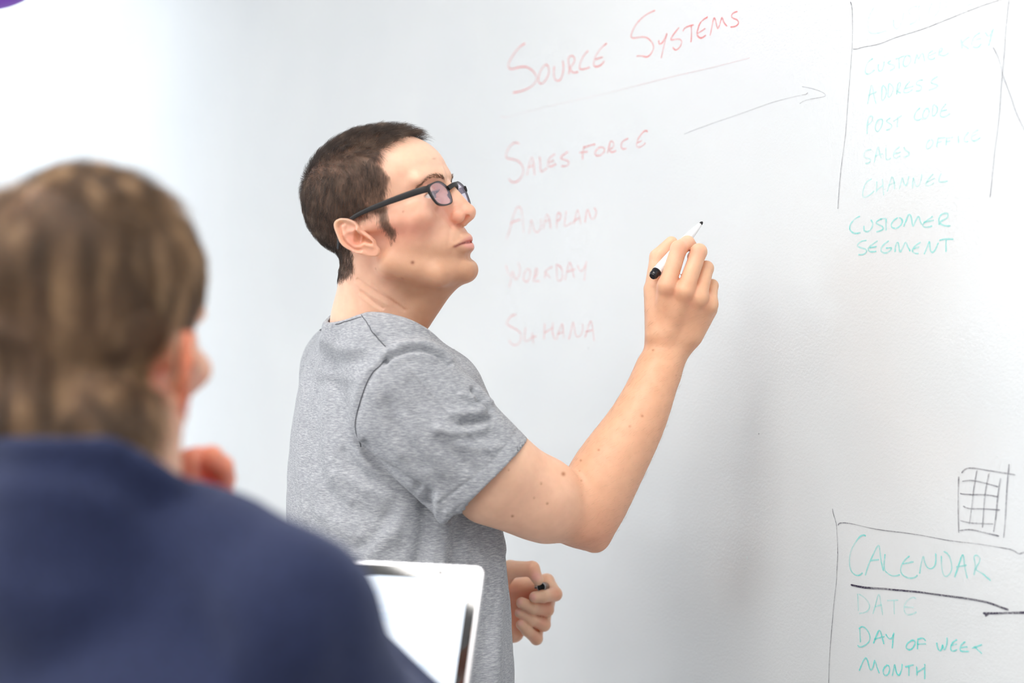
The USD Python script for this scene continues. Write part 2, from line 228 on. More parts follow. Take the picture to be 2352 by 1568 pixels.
DRAWN = [
 ('underline', 'A', FAINT, .15, 2.0, '70,998 120,1003 200,985 500,908 1000,795 1500,668 1900,575 2210,495', 'faint red underline beneath the red heading SOURCE SYSTEMS'),
 ('arrow', 'G', DARK, .32, 1.3, '170,885 400,795 700,690 1000,585 1300,480 1500,425 1700,380 1750,368 1765,348|1690,273 1760,285 1860,310 1940,340 1995,385 1950,408 1850,425 1760,443 1700,465 1660,495', 'thin dark arrow pointing right towards the upper ruled box'),
 ('ruled_box', 'C', DARK, .52, 1.2, '275,20 290,70 300,250 300,450 290,650 275,850 255,1100 240,1300 226,1500 205,1700 178,1900 155,2100 138,2300 126,2495|308,585 350,585 420,565 600,530 800,455 1100,360 1500,205 1900,50 2060,0 2300,-90|2172,0 2135,350 2110,700 2085,950 2065,1250 2035,1560 1995,1860 1960,2220 1943,2358', 'ruled dark lines of the upper table box at right'),
 ('slanted_line', 'C', DARK, .40, 1.3, '1980,565 2050,710 2100,900 2180,1120 2260,1350 2352,1540 2480,1760', 'slanted dark line leaving the upper box at the right edge'),
 ('ruled_box', 'E', DARK, .58, 1.2, '112,600 125,670 150,750 165,900 172,1100 165,1300 155,1476 138,1620 110,1920 85,2220 72,2470 65,2700|175,795 190,772 255,765 380,785 600,835 900,875 1200,920 1500,975 1800,1010 2050,1050 2230,1090 2290,1125 2352,1108 2500,1070', 'ruled dark lines of the lower calendar box at right'),
 ('heading_line', 'F', DARK, .95, 2.6, '325,165 400,182 520,200 700,212 900,230 1100,248 1300,275 1600,315 1850,355 1980,390 2100,435 2170,458|1870,498 2000,498 2150,495 2352,490 2500,486|1895,530 1930,505', 'thick dark line below the teal word CALENDAR'),
 ('grid_sketch', 'E', DARK, .55, 1.6, '1588,225 1582,400 1582,650 1588,880|1622,182 1660,140 1740,125 1900,148 2100,180 2250,205|1628,280 1720,270 1850,290 2050,345|1600,422 1720,435 1900,438 2040,460|1640,570 1700,595 1850,602 2070,615|1605,738 1700,762 1800,772 1990,778|1600,855 1720,845 1850,870 2060,920|1800,150 1760,400 1735,620 1712,780|1940,190 1900,400 1880,600 1865,820|2078,240 2045,450 2020,700 1995,870|2175,80 2160,250 2140,550 2130,750 2112,940', 'hand-drawn dark grid of a small calendar page'),
 ('ink_speck', 'B', DARK, .7, 2.2, '866,1484 869,1493', 'tiny dark ink speck below the word S4HANA'),
 ('ink_speck', 'B', DARK, 1.1, 2.0, '2400,2254 2404,2262', 'tiny black ink speck right of the raised forearm'),
 ('ink_speck', 'E', TEAL, .4, 1.2, '-888,1160 -884,1176|-890,1186 -882,1190', 'tiny teal ink speck on the empty part of the wall'),
]
def ink(name, col):
    return usdkit.material(stage, LK + name, {
        'd': ('attribute', {'attribute': 'inkload'}), 'tc': ('texture_coordinate', {}), 'n': ('noise_texture', {'scale': 420.0, 'detail': 3.0, 'roughness': 0.7}),
        'nr': ('map_range', {'from_min': 0.32, 'from_max': 0.62, 'to_min': 0.35, 'to_max': 1.25, 'clamp': True}), 'm': ('math', {'math_type': 'multiply', 'use_clamp': True}),
        't': ('transparent_bsdf', {}), 'p': ('principled_bsdf', {'base_color': tuple(lin(col)), 'roughness': 0.35, 'coat_weight': 0.3}), 'mix': ('mix_closure', {})},
        [('tc.object', 'n.vector'), ('n.fac', 'nr.value'), ('nr.result', 'm.value1'), ('d.color', 'm.value2'), ('m.value', 'mix.fac'), ('t.BSDF', 'mix.closure1'), ('p.BSDF', 'mix.closure2')], surface='mix.closure')
INKS = {RED: ink('red_ink', (236, 84, 78)), TEAL: ink('teal_ink', (74, 222, 214)), DARK: ink('dark_ink', (58, 50, 72)), FAINT: ink('pale_red_ink', (200, 130, 130))}
def write(name, sheet, color, dens, wmm, strokes, label, lift, seed):
    rng = np.random.default_rng(seed); ox, oy, k = SHEETS[sheet]; V, F, D = [], [], []; n0 = 0
    for st in strokes.split('|'):
        pts = np.array([[float(x) for x in a.split(',')] for a in st.split()]); c = spline(pts, 6 + 7 * len(pts))
        q = np.array([on_wall(ox + x / k, oy + y / k, lift) for x, y in c])
        t = np.gradient(q, axis=0); t /= np.linalg.norm(t, axis=1, keepdims=True) + 1e-12; s = np.cross(WN, t); m = len(q)
        u = np.linspace(0, 1, m); w = wmm / 2000 * (0.85 + 0.3 * meshkit.noise(np.stack([u * 6, u * 0 + seed, u * 0 + n0], 1)))
        w *= np.where((u < 1 / m) | (u > 1 - 1 / m), .6, 1)
        press = 0.45 + 0.75 * meshkit.noise(np.stack([u * len(pts) * .8, u * 0 + 7.3 * seed, u * 0 + n0 * .37], 1)) + .35 * np.exp(-u * 14) + .3 * np.exp(-(1 - u) * 14)
        V += [q + s * w[:, None], q + s * 0, q - s * w[:, None]]; e = dens * press
        D += [e * .85, e, e * .85]
        for r in range(2):
            for i in range(m - 1): a, b = n0 + r * m + i, n0 + (r + 1) * m + i; F += [(a, b, b + 1), (a, b + 1, a + 1)]
        n0 += 3 * m
    V = np.vstack(V); F = np.array(F)
    if (np.cross(V[F[0, 1]] - V[F[0, 0]], V[F[0, 2]] - V[F[0, 0]]) @ WN) < 0: F = F[:, ::-1]
    obj(name, (V, F), INKS[color], board, attrs={'inkload': ('c', np.repeat(np.concatenate(D)[:, None], 3, 1))}, label=label)
# ------------------------------------------------------------------ the room
def slab(s0, s1, t0, t1, z0, z1):
    m = trimesh.creation.box((s1 - s0, t1 - t0, z1 - z0)); v = m.vertices + [(s0 + s1) / 2, (t0 + t1) / 2, (z0 + z1) / 2]
    V = np.array([wall_pt(*x) for x in v]); m2 = trimesh.Trimesh(V, m.faces, process=False)
    if m2.volume < 0: m2.invert()
    return m2
S0, S1, T1, ZC = ROOM['s0'], ROOM['s1'], ROOM['t1'], ROOM['zc']
BOARD = usdkit.material(stage, LK + 'whiteboard_wall_paint', {
    'tc': ('texture_coordinate', {}), 'n': ('noise_texture', {'scale': 260.0, 'detail': 2.0, 'roughness': 0.5}), 'n2': ('noise_texture', {'scale': 3.0, 'detail': 2.0}),
    'r': ('rgb_ramp', {'ramp': [(0.3, tuple(lin((208, 212, 214)))), (0.7, tuple(lin((213, 216, 217))))]}),
    'b': ('bump', {'strength': 0.28, 'distance': 0.0010}),
    'p': ('principled_bsdf', {'roughness': 0.30, 'specular_ior_level': 0.6, 'coat_weight': 0.65, 'coat_roughness': 0.11})},
    [('tc.object', 'n.vector'), ('tc.object', 'n2.vector'), ('n2.fac', 'r.fac'), ('r.color', 'p.base_color'), ('n.fac', 'b.height'), ('b.normal', 'p.normal'), ('b.normal', 'p.coat_normal')], surface='p.BSDF')
PAINT = mat('wall_paint', lin((190, 191, 193)), 0.8); CEIL = mat('ceiling_tile', lin((236, 236, 234)), 0.9)
CARPET = usdkit.material(stage, LK + 'carpet', {'tc': ('texture_coordinate', {}), 'n': ('noise_texture', {'scale': 300.0, 'detail': 3.0}), 'r': ('rgb_ramp', {'ramp': [(0.3, tuple(lin((160, 160, 162)))), (0.7, tuple(lin((192, 192, 194))))]}), 'p': ('principled_bsdf', {'roughness': 0.95})},
    [('tc.object', 'n.vector'), ('n.fac', 'r.fac'), ('r.color', 'p.base_color')], surface='p.BSDF')
SKIRT = mat('skirting', lin((210, 210, 208)), 0.5)
def struct(name, m, material, parent=None): return tag(obj(name, m, material, parent), kind='structure' if parent is None else None)
struct('floor', slab(S0, S1, 0, T1, -.1, 0), CARPET)
struct('ceiling', slab(S0, S1, 0, T1, ZC, ZC + .1), CEIL)
board = struct('wall_right', slab(S0 - .1, S1 + .1, -.1, 0, -.1, ZC + .1), BOARD)
board.SetCustomDataByKey('label', 'glossy white whiteboard wall covered with faded handwriting')
struct('wall_near', slab(S0 - .1, S0, 0, T1, -.1, ZC + .1), PAINT)
WL = (3.3, 6.3); WZ1 = 3.33
struct('wall_left', trimesh.util.concatenate([slab(S0 - .1, WL[0], T1, T1 + .1, -.1, ZC + .1), slab(WL[1], S1 + .1, T1, T1 + .1, -.1, ZC + .1), slab(*WL, T1, T1 + .1, -.1, .06), slab(*WL, T1, T1 + .1, WZ1, ZC + .1)]), PAINT)
WIN = [(.12, 1.30), (3.7, 5.5)]; WZ0, WZ1 = .06, 3.33
parts = []; t = 0
for a, b in WIN: parts += [slab(S1, S1 + .1, t, a, -.1, ZC + .1), slab(S1, S1 + .1, a, b, -.1, WZ0), slab(S1, S1 + .1, a, b, WZ1, ZC + .1)]; t = b
parts.append(slab(S1, S1 + .1, t, T1, -.1, ZC + .1)); struct('wall_far', trimesh.util.concatenate(parts), PAINT)
PANE = usdkit.material(stage, LK + 'window_glass', {'f': ('fresnel', {'IOR': 1.45}), 't': ('transparent_bsdf', {}), 'g': ('glossy_bsdf', {'roughness': 0.0, 'color': (1, 1, 1)}), 'm': ('mix_closure', {})},
    [('f.fac', 'm.fac'), ('t.BSDF', 'm.closure1'), ('g.BSDF', 'm.closure2')], surface='m.closure')
WFR = mat('window_frame', lin((225, 226, 228)), 0.4)
for i, (a, b) in enumerate(WIN):
    fr = [slab(S1 + .02, S1 + .08, a, a + .05, WZ0, WZ1), slab(S1 + .02, S1 + .08, b - .05, b, WZ0, WZ1), slab(S1 + .02, S1 + .08, a, b, WZ0, WZ0 + .05), slab(S1 + .02, S1 + .08, a, b, WZ1 - .05, WZ1)]
    w = struct(f'window_{i + 1}', trimesh.util.concatenate(fr), WFR)
    obj('pane', slab(S1 + .045, S1 + .051, a + .05, b - .05, WZ0 + .05, WZ1 - .05), PANE, w)
a, b = WL
fr = [slab(a, a + .05, T1 + .02, T1 + .08, WZ0, WZ1), slab(b - .05, b, T1 + .02, T1 + .08, WZ0, WZ1), slab(a, b, T1 + .02, T1 + .08, WZ0, WZ0 + .05), slab(a, b, T1 + .02, T1 + .08, WZ1 - .05, WZ1)]
w = struct('window_3', trimesh.util.concatenate(fr), WFR); obj('pane', slab(a + .05, b - .05, T1 + .045, T1 + .051, WZ0 + .05, WZ1 - .05), PANE, w)
struct('baseboard_near', slab(S0, S0 + .015, 0, T1, 0, .09), SKIRT); struct('baseboard_left', slab(S0, WL[0], T1 - .015, T1, 0, .09), SKIRT)
for i, (name, sh, col, den, wmm, stx) in enumerate(WRITING):
    write('handwriting', sh, col, den, wmm, stx, f'{"faded " if den < .3 else ""}{col} handwriting reading {name}' + (' at the top edge' if name == 'CUSTOMER' else ''), .0004 + .00002 * i, i + 1)
for i, (name, sh, col, den, wmm, stx, lab) in enumerate(DRAWN): write(name, sh, col, den, wmm, stx, lab, .0008 + .00002 * i, 40 + i)

# ceiling lights: square panels that light the room
def glow(name, color, strength): return usdkit.material(stage, LK + name, {'e': ('emission', {'color': tuple(color), 'strength': strength})}, surface='e.emission')
DIFF = glow('light_diffuser', LAMP_COLOR, LAMP_POWER); LFR = mat('light_frame', lin((225, 225, 225)), 0.5)
for i, (s, tt) in enumerate(LAMPS):
    c = wall_pt(s, tt, ZC - .03); x = thing('ceiling_light', f"white ceiling light panel, {['second', 'third', 'fourth', 'fifth'][min(3, sum(abs(q - tt) < .01 and p > s for p, q in LAMPS))] if any(abs(q - tt) < .01 and p > s for p, q in LAMPS) else 'first'} from windows, row {'nearest whiteboard' if tt < 2 else 'across mid room' if tt < 4 else 'farthest from whiteboard'}", 'ceiling light', c, group='ceiling light panels')
    h, g = .60, .30; fr = [slab(s - h, s + h, tt - g, tt - g + .025, ZC - .03, ZC), slab(s - h, s + h, tt + g - .025, tt + g, ZC - .03, ZC), slab(s - h, s - h + .025, tt - g, tt + g, ZC - .03, ZC), slab(s + h - .025, s + h, tt - g, tt + g, ZC - .03, ZC)]
    obj('frame', trimesh.util.concatenate(fr), LFR, x); obj('diffuser', slab(s - h + .025, s + h - .025, tt - g + .025, tt + g - .025, ZC - .02, ZC - .012), DIFF, x)
# ------------------------------------------------------------------ heads (head space in mm: x forward, y to the left, z up, origin between the ear canals)
def head_frame(psi, p, roll):
    psi, p, roll = np.radians([psi, p, roll])
    F = np.array([math.cos(psi) * math.cos(p), -math.sin(psi) * math.cos(p), math.sin(p)])
    L0 = np.array([math.sin(psi), math.cos(psi), 0]); U0 = np.cross(F, L0)
    L = math.cos(roll) * L0 + math.sin(roll) * U0
    return np.stack([F, L, np.cross(F, L)], 1)
EAR_FLARE = 0.40
EAR_OUT = np.array([(215,520),(225,430),(265,365),(330,325),(450,300),(600,330),(720,380),(800,440),(850,540),(880,640),(985,735),(1085,840),(1125,940),(1150,1060),(1190,1150),(1175,1225),(1130,1275),(1050,1310),(900,1290),(700,1225),(520,1130),(400,1040),(290,940),(240,850),(225,720),(215,600)], float)
EAR_RIM = spline([(840,620),(830,520),(770,450),(690,395),(580,350),(450,335),(340,365),(275,430),(255,520),(265,640),(268,760),(290,870),(360,970),(470,1055),(600,1135),(740,1175)], 40)
EAR_ANTI = spline([(470,500),(440,600),(440,720),(475,840),(545,950),(650,1020),(760,1010),(840,975),(930,1010),(1040,1050)], 30)
EAR_ANTI2 = spline([(440,700),(520,650),(620,640),(720,640)], 16)
EAR_CONCHA = np.array([(640,740),(750,640),(790,700),(870,770),(960,860),(1075,950),(1070,1005),(980,985),(860,945),(760,975),(650,960),(590,890)], float)
EAR_CRUS = spline([(840,610),(815,720),(785,830),(720,910)], 16)
EAR_TRAG = spline([(900,690),(1000,790),(1090,880),(1110,950)], 16)
EAR_SCAPHA = spline([(470,420),(360,470),(335,600),(345,760),(380,890),(460,1000),(560,1070),(690,1090)], 30)
def ear_px(x, z):       # ear drawing units: 1 unit = 0.0495 mm
    return np.stack([(x + 27.6) / 0.0405 + 215, (16.8 - z) / 0.0525 + 300 - (x + 9) * 2.9], 1)
def ear_sdf(p):
    """p in head space with y = |y|."""
    q = ear_px(p[:, 0], p[:, 2]); s = 0.046
    d2 = polysdf(q, EAR_OUT) * s
    base = 72.0 + (12 - p[:, 0]) * EAR_FLARE
    rel = 3.2 * gauss(polydist(q, EAR_RIM) * s, 2.6) + 2.6 * gauss(polydist(q, EAR_ANTI) * s, 2.9) + 1.6 * gauss(polydist(q, EAR_ANTI2) * s, 2.2)
    rel += 3.0 * gauss(polydist(q, EAR_TRAG) * s, 3.0) - 2.2 * gauss(polydist(q, EAR_SCAPHA) * s, 1.7)
    dc = polysdf(q, EAR_CONCHA) * s
    rel -= 8.0 / (1 + np.exp((dc + 0.6) / 0.6))
    rel += 4.0 * gauss(polydist(q, EAR_CRUS) * s, 1.6)
    top = p[:, 1] - (base + rel); bot = (base - 4.5 - 8.0 / (1 + np.exp((dc - 1) / 1.0))) - p[:, 1]
    return smax(smax(top, d2, 1.8), bot, 1.5) * 0.75
def head_sdf(p, ear=True, glasses_side=None):
    y = np.abs(p[:, 1]); q = np.stack([p[:, 0], y, p[:, 2]], 1)
    f = ellipsoid(q, (-5, 0, 43), (89, 75, 77))
    f = sm(f, ellipsoid(q, (38, 0, 46), (57, 62, 52)), 12)
    f = sm(f, ellipsoid(q, (34, 0, -22), (53, 57, 66)), 14)
    f = sm(f, ellipsoid(q, (64, 0, -48), (33, 37, 33)), 12)                       # muzzle
    f = sm(f, cone(q, (10, 51, -50), (58, 33, -80), 15, 13), 16)                    # jaw
    f = sm(f, cone(q, (58, 33, -80), (80, 8, -83), 13, 13), 10)
    f = sm(f, sphere(q, (79.5, 0, -84), 15.2), 7)
    f = sm(f, ellipsoid(q, (36, 0, -72), (46, 40, 25)), 12)
    f = sm(f, cone(q, (50, 0, -80), (-2, 0, -112), 22, 26), 16)                      # throat
    f = sm(f, ellipsoid(q, (62, 47, -8), (20, 17, 15)), 16)                         # cheekbone
    f = sm(f, cone(q, (40, 58, -4), (0, 64, 0), 7, 7), 14)
    f = sm(f, cone(q, (88, 9, 33), (76, 44, 34), 8, 7), 12)                         # brow
    f = smax(f, -sphere(q, (97, 34, 11), 18.5), 11)                                 # eye socket
    f = smax(f, -ellipsoid(q, (98, 20, 6), (12, 9, 14)), 8)
    f = sm(f, sphere(q, (73.5, 33, 12), 14.0), 5)                                   # lids
    f = sm(f, cone(q, (82, 17, 4), (76, 44, 1), 4, 4), 10)
    f = sm(f, cone(q, (92, 0, 19), (106.5, 0, -17), 7.0, 8.5), 7)                   # nose
    f = sm(f, cone(q, (88, 7, 4), (94, 10, -16), 7.5, 8.5), 8)
    f = sm(f, sphere(q, (107.0, 0, -18.8), 9.6), 4)
    f = sm(f, ellipsoid(q, (97.5, 13.5, -20.5), (9.5, 6.5, 8.5)), 3.5)
    f = sm(f, cone(q, (108, 0, -23.5), (98, 0, -27.5), 4.6, 6), 3)
    f = smax(f, -cone(q, (107.5, 7.6, -24.5), (97, 9, -29.5), 3.0, 3.6), 1.5)
    f = sm(f, chain(q, [(96.5, 0, -47.2), (93.2, 11, -48.5), (86, 24, -53)], [5.6, 5.0, 2.6]), 4)   # lips
    f = sm(f, chain(q, [(94.6, 0, -58.6), (91.8, 11, -58.3), (85.5, 23.5, -54.2)], [5.8, 5.3, 2.6]), 4)
    f = smax(f, -chain(q, [(100.6, 0, -53.0), (98.6, 10, -53.1), (95.0, 16, -53.4), (92.0, 21.5, -53.9), (87.6, 28, -55.0)], [1.7, 1.6, 1.3, 1.0, 0.5]), 0.7)
    f = smax(f, -cone(q, (98, 0, -53), (96, 9, -53), 2.3, 1.8), 0.7)
    f = smax(f, -ellipsoid(q, (87, 33.5, 11.4), (16, 14.5, 4.2)), 1.6)              # lid opening
    if ear:
        m = (q[:, 0] > -40) & (q[:, 0] < 28) & (q[:, 2] > -50) & (q[:, 2] < 30) & (q[:, 1] > 50)
        if m.any(): f[m] = sm(f[m], ear_sdf(q[m]), 2.5)
    return f
def brush(p, n, strokes):
    """Sculpt: move points p along n by amount * falloff around a polyline; strokes = (polyline, width, amount)."""
    d = np.zeros(len(p))
    for pts, w, a in strokes: d += a * gauss(polydist(p, pts), w)
    return p + n * d[:, None]
HEAD_STROKES = []
def mir(s): return [s, ([(x, -y, z) for x, y, z in s[0]], s[1], s[2])]
for s in [
    ([(100, 15, -9), (93, 19.5, -13), (88.5, 20.5, -21), (90, 19, -29)], 2.4, -1.6),
    ([(92, 17, -27), (87, 27, -38), (84, 33, -50)], 3.2, -1.1),      # nose to mouth fold
    ([(86, 15, 3), (84, 24, -5), (76, 38, -7)], 3.5, -1.2),         # under the eye
    ([(60, 40, -40), (45, 50, -45)], 12, -0.8),                     # cheek hollow
    ([(60, 62, 38), (45, 68, 30)], 14, -2.2),                       # temple
    ([(86, 27, -55), (83, 30, -62)], 3, -1.0),
    ([(92, 8, -71), (88, 18, -70)], 4, -1.6),
]: HEAD_STROKES += mir(s)
HEAD_STROKES += [
    ([(94, -4, -70.5), (94, 4, -70.5)], 5, -2.6),
    ([(101, 0, -32), (103, 0, -44)], 2.6, -1.0),
    ([(95, -30, 52), (99, -8, 50), (99, 10, 51), (92, 34, 54)], 2.2, -1.2),   # forehead lines
    ([(92, -34, 60), (98, -10, 58), (98, 8, 60)], 2.2, -1.1), ([(92, -30, 44), (95, -20, 46), (97, -8, 45)], 2.0, -0.9),
]
def head_tint(q):
    """Complexion in head space (display colours), plus painted shade between the lips."""
    y = np.abs(q[:, 1]); Q = np.stack([q[:, 0], y, q[:, 2]], 1)
    col = np.tile(np.array([231, 184, 158.0]), (len(q), 1))
    def mixin(c, w): col[:] = col * (1 - w[:, None]) + np.array(c, float) * w[:, None]
    def blob(c, ctr, r, a): mixin(c, a * np.exp(-(((Q - np.array(ctr)) / np.array(r)) ** 2).sum(1)))
    blob((238, 196, 172), (90, 0, 60), (30, 60, 28), 0.7)
    blob((222, 142, 120), (52, 55, -20), (36, 24, 22), 0.45)       # cheek
    blob((219, 134, 112), (20, 62, -15), (26, 14, 22), 0.35)
    blob((226, 146, 124), (104, 0, -14), (16, 15, 16), 0.7)
    blob((216, 128, 106), (97, 16, -22), (10, 7, 10), 0.6)
    st = np.clip(1 / (1 + np.exp((Q[:, 2] + 42 + 0.25 * (Q[:, 0] - 60)) / 7)), 0, 1) * np.clip(1 / (1 + np.exp((-Q[:, 0] + 2) / 6)), 0, 1)
    mixin((178, 132, 102), 0.66 * st)                               # beard shadow
    blob((192, 150, 122), (98, 10, -40), (10, 20, 6), 0.35)
    lip = np.minimum(chain(Q, [(98, 0, -49.0), (94.5, 11, -50), (86.5, 24, -53.6)], [4.2, 3.4, 0.8]), chain(Q, [(96.8, 0, -57.5), (93.5, 11, -57), (86, 23, -54)], [4.6, 3.8, 0.6]))
    mixin((222, 150, 142), 0.85 / (1 + np.exp((lip - 0.8) / 0.5)))
    mixin((112, 48, 42), np.exp(-(polydist(Q, [(97.6, 0, -53.0), (96.2, 10, -53.1), (93.4, 16, -53.4), (90.8, 21.5, -53.9), (87.0, 28, -55.0)]) / 1.6) ** 2) * 0.85)  # mouth gap: its shade painted as a dark line along the slit
    earw = np.clip((y - 68 - (12 - Q[:, 0]) * 0.28) / 4, 0, 1) * ((Q[:, 0] < 16) & (Q[:, 2] < 30) & (Q[:, 2] > -50))
    mixin((232, 158, 136), 0.55 * earw)
    blob((212, 120, 104), (-12, 76, -12), (10, 20, 14), 0.5)
    blob((214, 140, 128), (82, 33, 8), (12, 20, 8), 0.35)
    for c, r, a in [((40.5, 55, -58), 1.9, 0.95), ((52, 58, 2), 1.2, 0.5), ((20, 60, -72), 1.8, 0.7), ((-8, 62, -50), 1.3, .6), ((93, 22, 55), 1.3, .5)]:
        if True: mixin((120, 72, 52), a * np.exp(-(((q - np.array([c[0], -c[1], c[2]])) / np.array([r, 9, r])) ** 2).sum(1)))
    return col
def build_head(frame, org, scale, neck, res, extra=None, lo=None, hi=None):
    """neck: list of (world point, radius in m). Returns world vertices, faces and head-space mm."""
    R = frame; s = scale / 1000.0
    def f(w):
        q = ((w - org) @ R) / s
        g = head_sdf(q) * s
        if neck: g = sm(g, chain(w, [n[0] for n in neck], [n[1] for n in neck], 0.012), 0.016)
        if extra is not None: g = extra(w, g)
        return g
    pts = np.array([org + R @ (s * np.array(c)) for c in [(-105, -108, -110), (125, 108, 135), (-105, 108, 135), (125, -108, -110), (125, 108, -110), (-105, -108, 135), (-105, 108, -110), (125, -108, 135)]])
    lo0, hi0 = pts.min(0) - .004, pts.max(0) + .004
    if neck: lo0 = np.minimum(lo0, np.min([n[0] - n[1] for n in neck], 0) - .01); hi0 = np.maximum(hi0, np.max([n[0] + n[1] for n in neck], 0) + .01)
    v, t = mesh_sdf(f, lo0 if lo is None else lo, hi0 if hi is None else hi, res)
    n = vertex_normals(v, t); q = ((v - org) @ R) / s
    q2 = brush(q, n @ R, HEAD_STROKES)
    return org + (q2 * s) @ R.T, t, q2
# ------------------------------------------------------------------ hair, brows, eyes
HAIRLINE = np.array([(87.2,79.1),(83,86.6),(76,90.8),(66.6,89.9),(57,84.3),(48.3,80.2),(41.7,66.6),(47,59.8),(52.2,43.8),(45.3,34.2),(37.5,23.4),(36,12),(35.5,-4.4),(36.5,-15.4),(32.5,-24),(22,-27.5),(18.5,-18.8),(18.3,-4),(18.9,7.4),(7.6,11.8),(-5,13.9),(-24.9,9.7),(-30.9,-2.1),(-33.2,-18),(-34.2,-27.3),(-35.4,-40),(-40.8,-48),(-54.6,-52.4),(-76.9,-46.4),(-140,-44),(-140,170),(120,170),(120,84)])
def sample_faces(v, f, w, n, rng):
    a = np.linalg.norm(np.cross(v[f[:, 1]] - v[f[:, 0]], v[f[:, 2]] - v[f[:, 0]]), axis=1) * w[f].mean(1)
    i = rng.choice(len(f), n, p=a / a.sum()); r = rng.random((n, 2)); r[r.sum(1) > 1] = 1 - r[r.sum(1) > 1]
    b = np.stack([1 - r.sum(1), r[:, 0], r[:, 1]], 1)
    return i, b
def grow(v, f, q, R, mask, n, length, direction, width, seed, k=5, curl=0.25, tuft=0.35, tfreq=0.11):
    """Strands on the part of a mesh where mask > 0; q head-space mm of its vertices. length(q) m, direction(q, n) head space."""
    rng = np.random.default_rng(seed)
    nn = vertex_normals(v, f); i, b = sample_faces(v, f, mask, n, rng); F = f[i]
    p = (v[F] * b[:, :, None]).sum(1); qq = (q[F] * b[:, :, None]).sum(1); nr = (nn[F] * b[:, :, None]).sum(1)
    nl = nr @ R; nl /= np.linalg.norm(nl, axis=1, keepdims=True)
    d = direction(qq, nl)
    t1 = np.stack([meshkit.fbm(qq * tfreq + 31 * j, 2, seed + j) for j in range(3)], 1) - 0.5
    d = d / np.linalg.norm(d, axis=1, keepdims=True) + 2 * tuft * t1 + rng.normal(0, curl * 0.5, d.shape)
    dn = (d * nl).sum(1, keepdims=True); d = d + np.clip(0.10 - dn, 0, None) * nl
    d /= np.linalg.norm(d, axis=1, keepdims=True)
    L = length(qq) * rng.uniform(0.65, 1.15, n)
    s = np.linspace(0, 1, k)[None, :, None]
    bend = (d - nl * (d * nl).sum(1, keepdims=True) * 0.8)
    st = p[:, None] - nr[:, None] * 0.0008 + L[:, None, None] * (((nl * 0.45 + d * 0.55)[:, None] * s * (1 - s) + bend[:, None] * s * s * 0.6 + d[:, None] * s * s * 0.4) @ R.T)
    return st, width * np.array([1, 1, 0.95, 0.8, 0.35])[None, :k] * rng.uniform(0.8, 1.15, (n, 1))
def crop_len(q):
    top = np.clip((q[:, 2] - 62) / 40, 0, 1); fr = np.clip((q[:, 0] - 10) / 70, 0, 1)
    L = 0.013 + top * (0.008 + 0.014 * fr)
    low = np.clip((q[:, 2] + 50) / 60, 0, 1); L = np.where(q[:, 2] < 10, 0.007 + 0.006 * low, L)
    return np.where(q[:, 0] > 14, np.where(q[:, 2] < 45, 0.008, L), L)
def crop_dir(q, n):
    top = np.clip((q[:, 2] - 60) / 45, 0, 1)[:, None]
    side = n * 0.45 + np.array([-0.25, 0, -0.9]); up = n * 0.62 + np.array([0.85, 0, 0.16])
    crown = np.exp(-(((q - np.array([-78, 0, 92])) / 26) ** 2).sum(1))[:, None]
    d = side * (1 - top) + up * top
    return d * (1 - crown) + (n * 1.3) * crown
BROW = np.array([(95, 11, 28), (95, 19, 31), (91, 30, 33), (83, 42, 31), (74, 50, 25)], float)
def brow_strands(v, q, R, org, s, n, seed, side):
    rng = np.random.default_rng(seed); c = spline(BROW, 60) * np.array([1, side, 1]); t = rng.random(n) ** 0.9
    c0 = c[(t * 59).astype(int)]; c1 = c[np.minimum((t * 59).astype(int) + 4, 59)]
    wid = np.interp(t, [0, 0.25, 0.7, 1], [2.2, 2.8, 2.0, 0.8])
    tang = (c1 - c0); tang /= np.linalg.norm(tang, axis=1, keepdims=True) + 1e-9
    roots = c0 + np.array([0, 0, 1.0]) * (rng.uniform(-1, 1, n) * wid)[:, None]
    from scipy.spatial import cKDTree
    tr = cKDTree(q[q[:, 0] > 55]); _, ii = tr.query(roots); base = q[q[:, 0] > 55][ii]
    d = tang + np.array([0.05, 0, 0.30]) * (1 - t[:, None]) + rng.normal(0, 0.18, (n, 3)); L = rng.uniform(3.5, 6, n)[:, None, None]
    k = np.linspace(0, 1, 4)[None, :, None]
    st = base[:, None] + d[:, None] * k * L + np.array([0.12, 0, -0.08]) * (k * L) * (1 - k) + np.array([0.5, side * 0.2, 0]) * (0.2 + k * 0.5)
    return org + (st * s) @ R.T
# ------------------------------------------------------------------ the standing man
MAN_SEED = 11
HR, HO, HS = head_frame(21, 17, 6), np.array([-.158, 1.80, .146 + EYE]), 1.02
def hp(x, y, z): return HO + HR @ (HS / 1000 * np.array([x, y, z], float))
T_ANG = math.radians(28); TF = np.array([math.cos(T_ANG), math.sin(T_ANG), 0]); TR = np.array([math.sin(T_ANG), -math.cos(T_ANG), 0])
TD = 1.88
